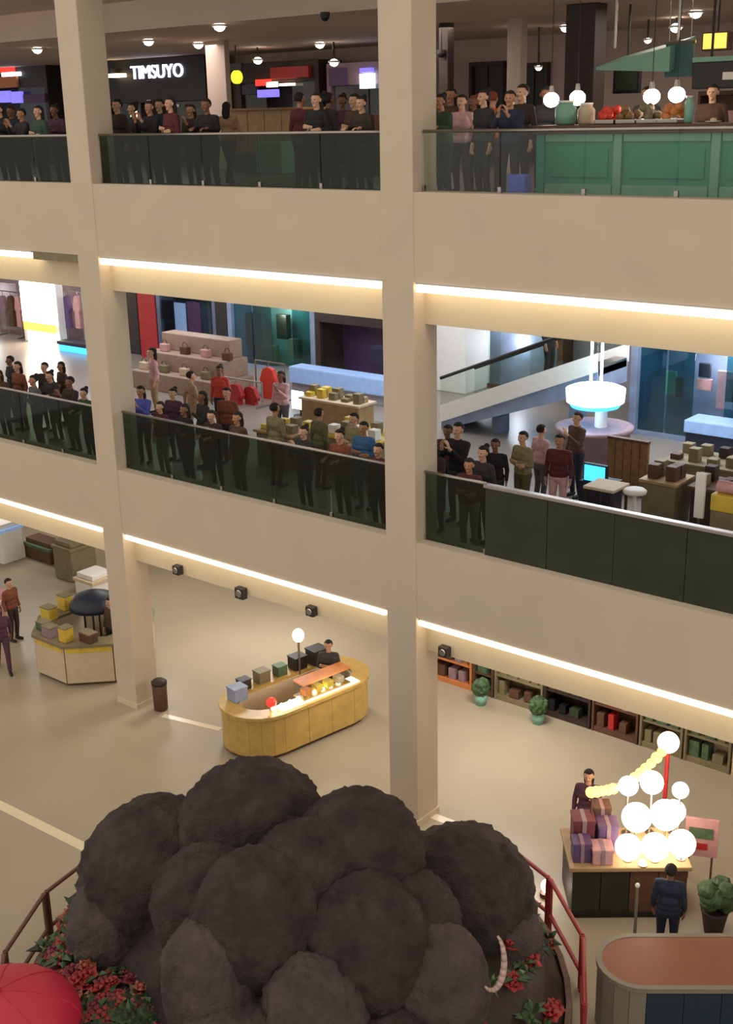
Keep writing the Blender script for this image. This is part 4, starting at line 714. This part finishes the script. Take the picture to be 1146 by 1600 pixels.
# ================================================================== PEOPLE
SK, TOP, BOT, SHOE, EYEZ, LIP = range(6)
def person_mesh(name, arms, walk=0, lean=0, female=False):
    P = []   # zone, a, b, ra, rb
    def cap(z, a, b, ra, rb=None): P.append((z, Vector(a), Vector(b), ra, ra if rb is None else rb))
    ws = .94 if female else 1
    L = lambda z: -lean*max(0, z-.92)                        # forward lean of the upper body
    def T(x, y, z): return Vector((x, y+L(z), z))
    cap(TOP, T(-.085*ws, 0, 1.29), T(.085*ws, 0, 1.29), .115); cap(TOP, T(-.1*ws, -.02, 1.22), T(.1*ws, -.02, 1.22), .105)
    cap(TOP, T(-.055, 0, 1.07), T(.055, 0, 1.07), .118*ws); cap(TOP, T(-.065, 0, .97), T(.065, 0, .97), .122); cap(BOT, T(-.07, .01, .88), T(.07, .01, .88), .12)
    cap(TOP, T(-.15*ws, 0, 1.37), T(.15*ws, 0, 1.37), .062); cap(TOP, T(0, .01, 1.40), T(0, .01, 1.42), .075, .06)
    cap(SK, T(0, .01, 1.40), T(0, -.005, 1.52), .056, .052)
    cap(SK, T(0, -.012, 1.615), T(0, .01, 1.61), .083); cap(SK, T(0, -.03, 1.54), T(0, -.035, 1.57), .058, .07); cap(SK, T(0, -.062, 1.505), T(0, -.06, 1.51), .032)
    cap(SK, T(0, -.098, 1.60), T(0, -.118, 1.572), .011, .016)
    for s in (-1, 1): cap(SK, T(s*.083, .0, 1.57), T(s*.086, .008, 1.605), .014, .016)
    for s in (-1, 1):
        w = walk*s; hip = Vector((s*.095, 0, .88)); kn = Vector((s*.10, -.03-.16*w, .49)); an = Vector((s*.105, .02-(.26*w if w > 0 else .34*w), .09+(.05 if w < 0 else 0)))
        cap(BOT, hip, kn, .098, .066); cap(BOT, kn, an+Vector((0, 0, .02)), .066, .05); cap(SHOE, an+Vector((0, .03, -.045)), an+Vector((s*.015, -.16, -.055)), .042, .036)
        sh = T(s*.185*ws, 0, 1.365); el, wr, hd, pn = arms(s); el = Vector(el); wr = Vector(wr); d = Vector(hd).normalized(); n_ = Vector(pn); n_ = (n_-d*n_.dot(d)).normalized(); sd = d.cross(n_)*s
        cap(TOP, sh, el, .06, .047); cap(TOP, el, el.lerp(wr, .8), .047, .038); cap(SK, el.lerp(wr, .75), wr, .033, .027)
        for q in (-1.2, -.4, .4, 1.2): cap(SK, wr+d*.01+sd*q*.012, wr+d*.09+sd*q*.019, .017, .014)
        for j, (q, ln) in enumerate(((1.5, .068), (.5, .08), (-.5, .075), (-1.5, .058))):
            a = wr+d*.088+sd*q*.0195; b = a+(d+sd*q*.06)*ln*.55+n_*.012; e = b+(d*.75+n_*.75).normalized()*ln*.5; cap(SK, a, b, .0095); cap(SK, b, e, .009, .0075)
        a = wr+d*.025+sd*.028; b = a+(d*.6+sd*.9+n_*.3).normalized()*.045; e = b+(d*.95+sd*.2+n_*.35).normalized()*.035; cap(SK, a, b, .0135, .011); cap(SK, b, e, .0105, .009)
    bm = bmesh.new()
    for z, a, b, ra, rb in P:
        d = b-a; q = d.to_track_quat('Z', 'Y').to_matrix() if d.length > 1e-6 else Matrix.Identity(3); Ln = d.length; n = 14; rings = []
        for k in range(-4, 5):
            if k < 0: th = math.pi/2*(k/4.0); z_, r = ra*math.sin(th), ra*math.cos(th)
            elif k > 0: th = math.pi/2*(k/4.0); z_, r = Ln+rb*math.sin(th), rb*math.cos(th)
            else: z_, r = 0, ra
            if abs(k) == 4: rings.append([bm.verts.new(a+q@Vector((0, 0, z_)))])
            else: rings.append([bm.verts.new(a+q@Vector((r*math.cos(6.2832*i/n), r*math.sin(6.2832*i/n), z_))) for i in range(n)])
            if k == 0: rings.append([bm.verts.new(a+q@Vector((rb*math.cos(6.2832*i/n), rb*math.sin(6.2832*i/n), Ln+1e-4))) for i in range(n)])
        for k in range(len(rings)-1):
            A_, B_ = rings[k], rings[k+1]
            for i in range(n):
                if len(A_) == 1: bm.faces.new((A_[0], B_[(i+1) % n], B_[i]))
                elif len(B_) == 1: bm.faces.new((A_[i], A_[(i+1) % n], B_[0]))
                else: bm.faces.new((A_[i], A_[(i+1) % n], B_[(i+1) % n], B_[i]))
    bmesh.ops.recalc_face_normals(bm, faces=bm.faces)
    me = bpy.data.meshes.new(name); bm.to_mesh(me); bm.free(); o = bpy.data.objects.new(name, me); C.objects.link(o)
    r = o.modifiers.new('r', 'REMESH'); r.mode = 'VOXEL'; r.voxel_size = .0085; r.use_smooth_shade = True
    sm = o.modifiers.new('s', 'SMOOTH'); sm.factor = .4; sm.iterations = 2
    bpy.context.view_layer.update(); dm = bpy.data.meshes.new_from_object(o.evaluated_get(bpy.context.evaluated_depsgraph_get())); bpy.data.objects.remove(o)
    nf = len(dm.polygons); ce = np.empty(nf*3); dm.polygons.foreach_get('center', ce); ce = ce.reshape(-1, 3); best = np.full(nf, 1e9); zone = np.zeros(nf, int)
    for z, a, b, ra, rb in P:
        a_, b_ = np.array(a), np.array(b); d = b_-a_; l2 = max(1e-12, d@d); tt = np.clip((ce-a_)@d/l2, 0, 1); dist = np.linalg.norm(ce-(a_+tt[:, None]*d), axis=1)-(ra+(rb-ra)*tt); k = dist < best; best[k] = dist[k]; zone[k] = z
    hy = L(1.6)
    for s in (-1, 1): zone[np.linalg.norm((ce-np.array([s*.032, -.092+hy, 1.6]))*np.array([1, .6, 1.5]), axis=1) < .014] = EYEZ
    zone[np.linalg.norm((ce-np.array([0, -.095+hy, 1.532]))*np.array([.7, .6, 2.2]), axis=1) < .017] = LIP
    dm.materials.clear()
    for k in range(6): dm.materials.append(MATS['black'])
    dm.polygons.foreach_set('material_index', zone.astype(np.int32)); dm.polygons.foreach_set('use_smooth', np.ones(nf, bool))
    dm.update(); return dm, L(1.6)
def arms_down(s): return ((s*.235, .03, 1.10), (s*.24, -.05, .87), (0, -.15, -1), (-s, 0, 0))
def arms_rail(s): return ((s*.25, -.10, 1.16), (s*.15, -.33, 1.19), (-s*.35, -1, -.05), (0, -.2, -1))
def arms_phone(s): return ((s*.22, -.17, 1.13), (s*.07, -.36, 1.36), (-s*.15, -.25, 1), (-s, -.1, 0))
def arms_one(s): return ((s*.235, .03, 1.10), (s*.24, -.05, .87), (0, -.15, -1), (-s, 0, 0)) if s < 0 else ((.23, -.17, 1.13), (.11, -.36, 1.34), (-.1, -.3, 1), (-1, -.1, 0))
def arms_walk(s): return ((s*.235, .03+s*.1, 1.11), (s*.24, -.04+s*.17, .89), (0, -.15, -1), (-s, 0, 0))
def arms_fold(s): return ((s*.24, -.03, 1.09), (-s*.03, -.19, 1.13+.03*s), (-s, -.1, .1), (0, 1, 0))
TPL = {'down': person_mesh('body', arms_down), 'rail': person_mesh('body', arms_rail, 0, .12), 'phone': person_mesh('body', arms_phone), 'one': person_mesh('body', arms_one, 0, 0, True), 'walk': person_mesh('body', arms_walk, 1), 'fold': person_mesh('body', arms_fold, 0, .03, True)}
def hair_mesh(kind):
    m = MB(); g = bmesh.ops.create_icosphere(m.bm, subdivisions=4, radius=1)['verts']
    for v in g:
        c0 = v.co.copy(); k = 1+.05*noise.noise(c0*5); x, y, z = c0.x*.095*k, c0.y*.108*k, c0.z*.1*k
        face = c0.y < -.15 and c0.z < .42                    # leave the face free: pull those points inside the head
        if face: x, y, z = x*.72, y*.5, z*.7
        if c0.z < -.55 and kind == 'short': z = -.06
        v.co = Vector((x, y+.008, z+1.625))
    if kind == 'long': m.ball((0, .062, 1.5), .1, 3, (.95, .55, 1.6), .1, 4)
    if kind == 'bun': m.ball((0, .09, 1.7), .05, 3)
    bmesh.ops.recalc_face_normals(m.bm, faces=m.bm.faces); me = bpy.data.meshes.new('hair'); m.bm.to_mesh(me); m.bm.free(); me.materials.append(MATS['black'])
    for p_ in me.polygons: p_.use_smooth = True
    return me
HAIR = {k: hair_mesh(k) for k in ('short', 'long', 'bun')}
COL = {'black': (26, 24, 26), 'navy': (34, 40, 62), 'grey': (92, 90, 92), 'charcoal': (52, 48, 50), 'brown': (84, 60, 46), 'darkbrown': (56, 42, 36), 'maroon': (86, 34, 38), 'plum': (84, 52, 70), 'green': (52, 76, 58), 'olive': (92, 90, 58), 'khaki': (138, 128, 92), 'tan': (162, 132, 100), 'pink': (206, 160, 164), 'white': (214, 210, 204), 'red': (190, 66, 54), 'orange': (196, 116, 62), 'blue': (64, 104, 150), 'teal': (62, 108, 110), 'rust': (126, 72, 50), 'greygreen': (122, 132, 124), 'violet': (92, 96, 190), 'hair': (34, 26, 22), 'hairbrown': (70, 46, 32), 'hairred': (128, 60, 36)}
for k, v in COL.items(): mat('cloth_'+k, v, .85, var=.15, scale=14)
mat('skin_a', (206, 160, 130), .55, var=.05); mat('skin_b', (176, 126, 96), .55, var=.05); mat('skin_c', (128, 88, 64), .55, var=.05); mat('lips', (160, 84, 78), .5); mat('eyedark', (40, 30, 28), .4)
SPOTS = []
SKINS = ['skin_a', 'skin_b', 'skin_a', 'skin_c']; pc = 0
def person(tp, px, Y, zf, yaw, top, bot, label, hair='short', hc='hair', scale=1.0, x=None, phone=None, group=None):
    global pc
    if x is None and tp in ('rail', 'phone', 'one'): Y = max(Y, .84)
    X = x_for(px, Y, zf+1.2) if x is None else x
    if x is None:
        def bad(X, Y):
            if any(abs(z-zf) < .5 and math.hypot(X-a, Y-b) < .58 for a, b, z in SPOTS): return True
            return Y < 1.2 and any(c-.45 < X < c+1.1 for c in (-16, -8, 0, 8))
        for k in range(60):
            if not bad(X, Y): break
            Y += .1; X = x_for(px, Y, zf+1.2)
    SPOTS.append((X, Y, zf))
    t = thing('person', (X, Y, zf), label, 'person', group); t.rotation_euler.z = math.radians(yaw); t.scale = (scale,)*3
    me, hy = TPL[tp]; b = bpy.data.objects.new('body', me); C.objects.link(b); b.parent = t; sk = SKINS[pc % 4]; pc += 1
    for i, m in enumerate((sk, 'cloth_'+top, 'cloth_'+bot, 'black', 'eyedark', 'lips')): b.material_slots[i].link = 'OBJECT'; b.material_slots[i].material = MATS[m]
    h = bpy.data.objects.new('hair', HAIR[hair]); C.objects.link(h); h.parent = t; h.location = (0, hy, 0); h.material_slots[0].link = 'OBJECT'; h.material_slots[0].material = MATS['cloth_'+hc]
    if phone:
        c_, s_ = math.cos(math.radians(yaw)), math.sin(math.radians(yaw)); lx, ly, lz = (0 if tp == 'phone' else .06), -.42, 1.46
        w = Vector((X+(lx*c_-ly*s_)*scale, Y+(lx*s_+ly*c_)*scale, zf+lz*scale)); o = thing('phone', w, phone, 'phone'); o.rotation_euler.z = math.radians(yaw)
        MB().box(-.075, .075, -.006, .006, -.04, .04, .004).build('case', 'black', o, loc=(0, 0, 0)); B(-.07, .07, .0065, .009, -.035, .035).build('display', 'bluescreen', o, loc=(0, 0, 0))
    return t
G3, G2 = 'onlookers on the top level', 'onlookers on the middle level'
for a in (
 ('rail', 6, .62, 8, 'black', 'charcoal', 'person in black leaning on the top rail at the left edge'),
 ('phone', 36, .9, -5, 'charcoal', 'black', 'person in charcoal with raised hands on the top level, second from the left edge'),
 ('fold', 64, .65, 0, 'green', 'black', 'person in dark green with folded arms left of the left column on the top level'),
 ('rail', 92, .62, 10, 'plum', 'darkbrown', 'person in plum top at the rail touching the left column on the top level'),
 ('down', 186, .7, 0, 'darkbrown', 'black', 'person in dark brown just right of the left column on the top level'),
 ('phone', 236, .8, 8, 'black', 'navy', 'person in black with raised hands below the white lettered sign'),
 ('fold', 270, .72, -10, 'maroon', 'darkbrown', 'person in maroon below the end of the white lettered sign'),
 ('rail', 328, .62, 12, 'black', 'charcoal', 'person in black leaning on the top rail in front of the pale pillar'),
 ('walk', 356, 3.4, 200, 'tan', 'brown', 'person in a tan top walking away beside the tan counter'),
 ('down', 470, 1.6, 170, 'maroon', 'grey', 'person in maroon seen from behind near the tan counter'),
 ('fold', 497, .72, 5, 'black', 'green', 'person in black top and green trousers in the middle of the top rail'),
 ('down', 536, 3.2, 20, 'plum', 'grey', 'person in plum standing back near the brown rack'),
 ('rail', 570, .62, 0, 'darkbrown', 'teal', 'person in dark brown top and teal trousers left of the middle column'),
 ('rail', 694, .64, -10, 'green', 'charcoal', 'person in green at the top rail just right of the middle column'),
 ('down', 722, .9, 5, 'pink', 'charcoal', 'person in a pale pink top on the top level'),
 ('fold', 742, 1.9, -15, 'red', 'charcoal', 'red-topped person standing behind the pink one on the top level'),
 ('down', 770, 2.6, 190, 'orange', 'brown', 'person in orange seen from behind below the left dark doorway'),
 ('phone', 797, .75, 15, 'navy', 'black', 'person in navy and black with raised hands left of the teal counter'),
 ('down', 816, .9, -12, 'darkbrown', 'black', 'person in dark brown standing at the end of the teal counter'),
 ('down', 20, 1.7, 15, 'navy', 'black', 'person in navy in the second row at the left edge of the top level'),
 ('down', 210, 1.5, -20, 'charcoal', 'black', 'person in charcoal in the second row under the white lettered sign'),
 ('one', 300, 1.6, 12, 'darkbrown', 'black', 'person in dark brown between the black shop and the pale pillar'),
 ('down', 252, 2.2, 5, 'navy', 'black', 'person in navy in the back row under the white lettered sign'),
 ('down', 515, 1.9, 165, 'charcoal', 'black', 'person in charcoal seen from behind left of the mauve shop display'),
 ('fold', 556, 1.8, -8, 'brown', 'charcoal', 'person in brown in the second row left of the middle column'),
 ('down', 705, 2.2, 8, 'brown', 'charcoal', 'person in brown in the back row right of the middle column'),
 ('down', 756, 1.2, -20, 'charcoal', 'black', 'person in charcoal between the pink one and the navy one'),
 ('down', 852, 2.9, 30, 'black', 'black', 'person in black in the back row under the leftmost pendant'),
 ('one', 815, 2.9, 0, 'plum', 'charcoal', 'person in plum top behind the navy one, below the right dark doorway'),
):
    person(*a[:3], ZU, *a[3:], hair=random.choice(('short', 'long', 'short', 'bun')), hc='hairred' if a[4] in ('red', 'orange') else 'hair', scale=random.uniform(.96, 1.05), group=G3)
person('down', 1010, 3.3, ZU, 0, 'charcoal', 'black', 'cook in charcoal behind the teal food counter', group=G3)
person('down', 1112, 3.3, ZU, 10, 'brown', 'black', 'cook in brown behind the teal food counter at the right edge', group=G3)
x = x_for(816, .62, 11.95); t = thing('shopping_bag', (x, .55, ZU), 'bright violet shopping bag on the floor left of the teal counter', 'bag'); B(x-.16, x+.16, .45, .65, ZU, ZU+.45, .02).build('body', 'cloth_violet', t); MB().tube([(x+.08*math.cos(b_), .55, ZU+.54+.12*math.sin(b_)) for b_ in [math.pi*j/8 for j in range(9)]], .01, 6).build('handle', 'black', t)
for a in (
 ('rail', 4, .62, 10, 'brown', 'charcoal', 'person in brown leaning on the middle rail at the left edge'),
 ('down', 30, 1.3, 0, 'rust', 'darkbrown', 'person in rust brown standing back at the left of the middle level'),
 ('fold', 56, .72, -10, 'grey', 'charcoal', 'person in grey below the brilliant light box'),
 ('rail', 84, .62, 5, 'charcoal', 'green', 'person in charcoal top and green trousers left of the left column, middle level'),
 ('phone', 112, .95, 0, 'darkbrown', 'green', 'person in dark brown with raised hands left of the left column, middle level'),
 ('rail', 137, .62, 0, 'green', 'black', 'person in green squeezed against the left column, middle level'),
 ('phone', 222, .7, 20, 'violet', 'black', 'person with a violet glow coloured into the top holding up a phone right of the left column'),  # violet cloth colour stands in for a violet glow
 ('one', 252, .72, 0, 'maroon', 'greygreen', 'person in maroon top and pale grey trousers at the middle rail'),
 ('fold', 292, .68, -8, 'black', 'charcoal', 'person in black with folded arms at the middle rail below the beige stand'),
 ('rail', 336, .62, 4, 'darkbrown', 'charcoal', 'person in dark brown leaning on the middle rail below the dark pillar'),
 ('down', 373, .68, -6, 'brown', 'olive', 'person in brown top and olive trousers at the middle rail'),
 ('walk', 300, 3.2, 150, 'tan', 'tan', 'person in tan walking past the beige stand'),
 ('down', 344, 4.2, 20, 'red', 'navy', 'red-topped person near the dark red jackets on the middle level'),
 ('down', 240, 4.6, -30, 'pink', 'tan', 'person in pink beside the beige stand on the middle level'),
 ('fold', 430, 1.6, 175, 'khaki', 'brown', 'person in khaki seen from behind at the olive table'),
 ('phone', 476, .72, 0, 'charcoal', 'black', 'person in charcoal and black alone at the middle of the rail'),
 ('one', 440, 4.4, 10, 'pink', 'grey', 'person in pink standing left of the brilliant upright screen'),
 ('rail', 536, .62, 0, 'rust', 'olive', 'person in rust brown leaning on the rail near the yellowish table'),
 ('fold', 570, .8, 10, 'blue', 'teal', 'person in blue top near the middle column on the middle level'),
 ('down', 592, .66, 0, 'maroon', 'darkbrown', 'person in maroon squeezed against the middle column, middle level'),
 ('rail', 682, .62, -5, 'darkbrown', 'black', 'person in dark brown at the rail right of the middle column, middle level'),
 ('phone', 716, .95, 0, 'black', 'charcoal', 'tall person in black in the group right of the middle column'),
 ('fold', 734, .62, 12, 'maroon', 'khaki', 'person in maroon top and khaki trousers at the end of the glass rail'),
 ('down', 755, 1.1, -10, 'charcoal', 'black', 'person in charcoal behind the left end of the dark green balustrade'),
 ('down', 774, 2.2, 20, 'black', 'charcoal', 'person in black standing back behind the green balustrade'),
 ('fold', 818, 2.4, -10, 'khaki', 'olive', 'person in khaki behind the dark green balustrade'),
 ('down', 874, 2.9, 15, 'maroon', 'pink', 'person in maroon top left of the cyan screen'),
 ('one', 902, 4.5, -20, 'brown', 'navy', 'person in brown right behind the cyan screen stand'),
 ('down', 18, 2.0, -15, 'charcoal', 'black', 'person in charcoal in the second row at the left edge of the middle level'),
 ('down', 72, 1.9, 10, 'darkbrown', 'charcoal', 'person in dark brown in the second row below the light box'),
 ('fold', 98, 2.4, -12, 'brown', 'black', 'person in brown in the back row left of the left column'),
 ('down', 272, 1.8, 10, 'plum', 'charcoal', 'person in plum in the second row before the beige stand'),
 ('one', 318, 1.7, -15, 'charcoal', 'brown', 'person in charcoal in the second row below the beige stand'),
 ('down', 356, 2.1, 20, 'rust', 'charcoal', 'person in rust brown in the second row before the dark red jackets'),
 ('down', 500, 2.0, 170, 'olive', 'brown', 'person in olive seen from behind at the yellowish table'),
 ('fold', 555, 2.0, -5, 'khaki', 'olive', 'person in khaki in the second row near the middle column'),
 ('down', 700, 1.9, 10, 'maroon', 'black', 'person in maroon in the second row right of the middle column'),
 ('down', 846, 3.6, 160, 'pink', 'grey', 'person in pink seen from behind left of the cyan drum kiosk'),
):
    person(*a[:3], ZM, *a[3:], hair=random.choice(('short', 'long', 'short', 'bun')), scale=1.12 if 'tall' in a[6] else random.uniform(.94, 1.04), group=G2, phone='phone with a blue glowing display held up right of the left column' if ' a phone' in a[6] else None)
# a rider on the escalator
u = .62; person('down', 0, 8.1, ez0+(ez1-ez0)*(int(u*14)+1)/14-.2, 90, 'black', 'black', 'person in black riding the escalator', x=ex0+(ex1-ex0)*(int(u*14)+.5)/14, group=G2)
# ground level
GG = 'people on the ground level'
person('down', 0, oy+.1, .09, 0, 'brown', 'black', 'shop assistant in brown inside the octagonal kiosk', x=ox+.55, group=GG)
p = at_z(8, 1048, 0); person('walk', 0, p.y, 0, 60, 'plum', 'plum', 'person in plum walking at the left edge of the ground level', x=p.x, hair='long', group=GG)
p = at_z(24, 1000, 0); person('down', 0, p.y, 0, 100, 'rust', 'darkbrown', 'person in rust brown facing the octagonal kiosk', x=p.x, group=GG)
c = gp(.95, 0); person('fold', 0, c[1], .1, 30, 'charcoal', 'black', 'shop assistant in charcoal inside the gold kiosk', x=c[0], group=GG)
p = at_z(918, 1352, 0); person('one', 0, p.y+.3, 0, 20, 'plum', 'maroon', 'person in plum behind the left end of the lit stall', x=p.x-.2, hair='long', group=GG)
p = at_z(1040, 1496, 0); person('down', 0, p.y, 0, 200, 'navy', 'navy', 'person in navy standing right in front of the lit stall', x=p.x, group=GG)
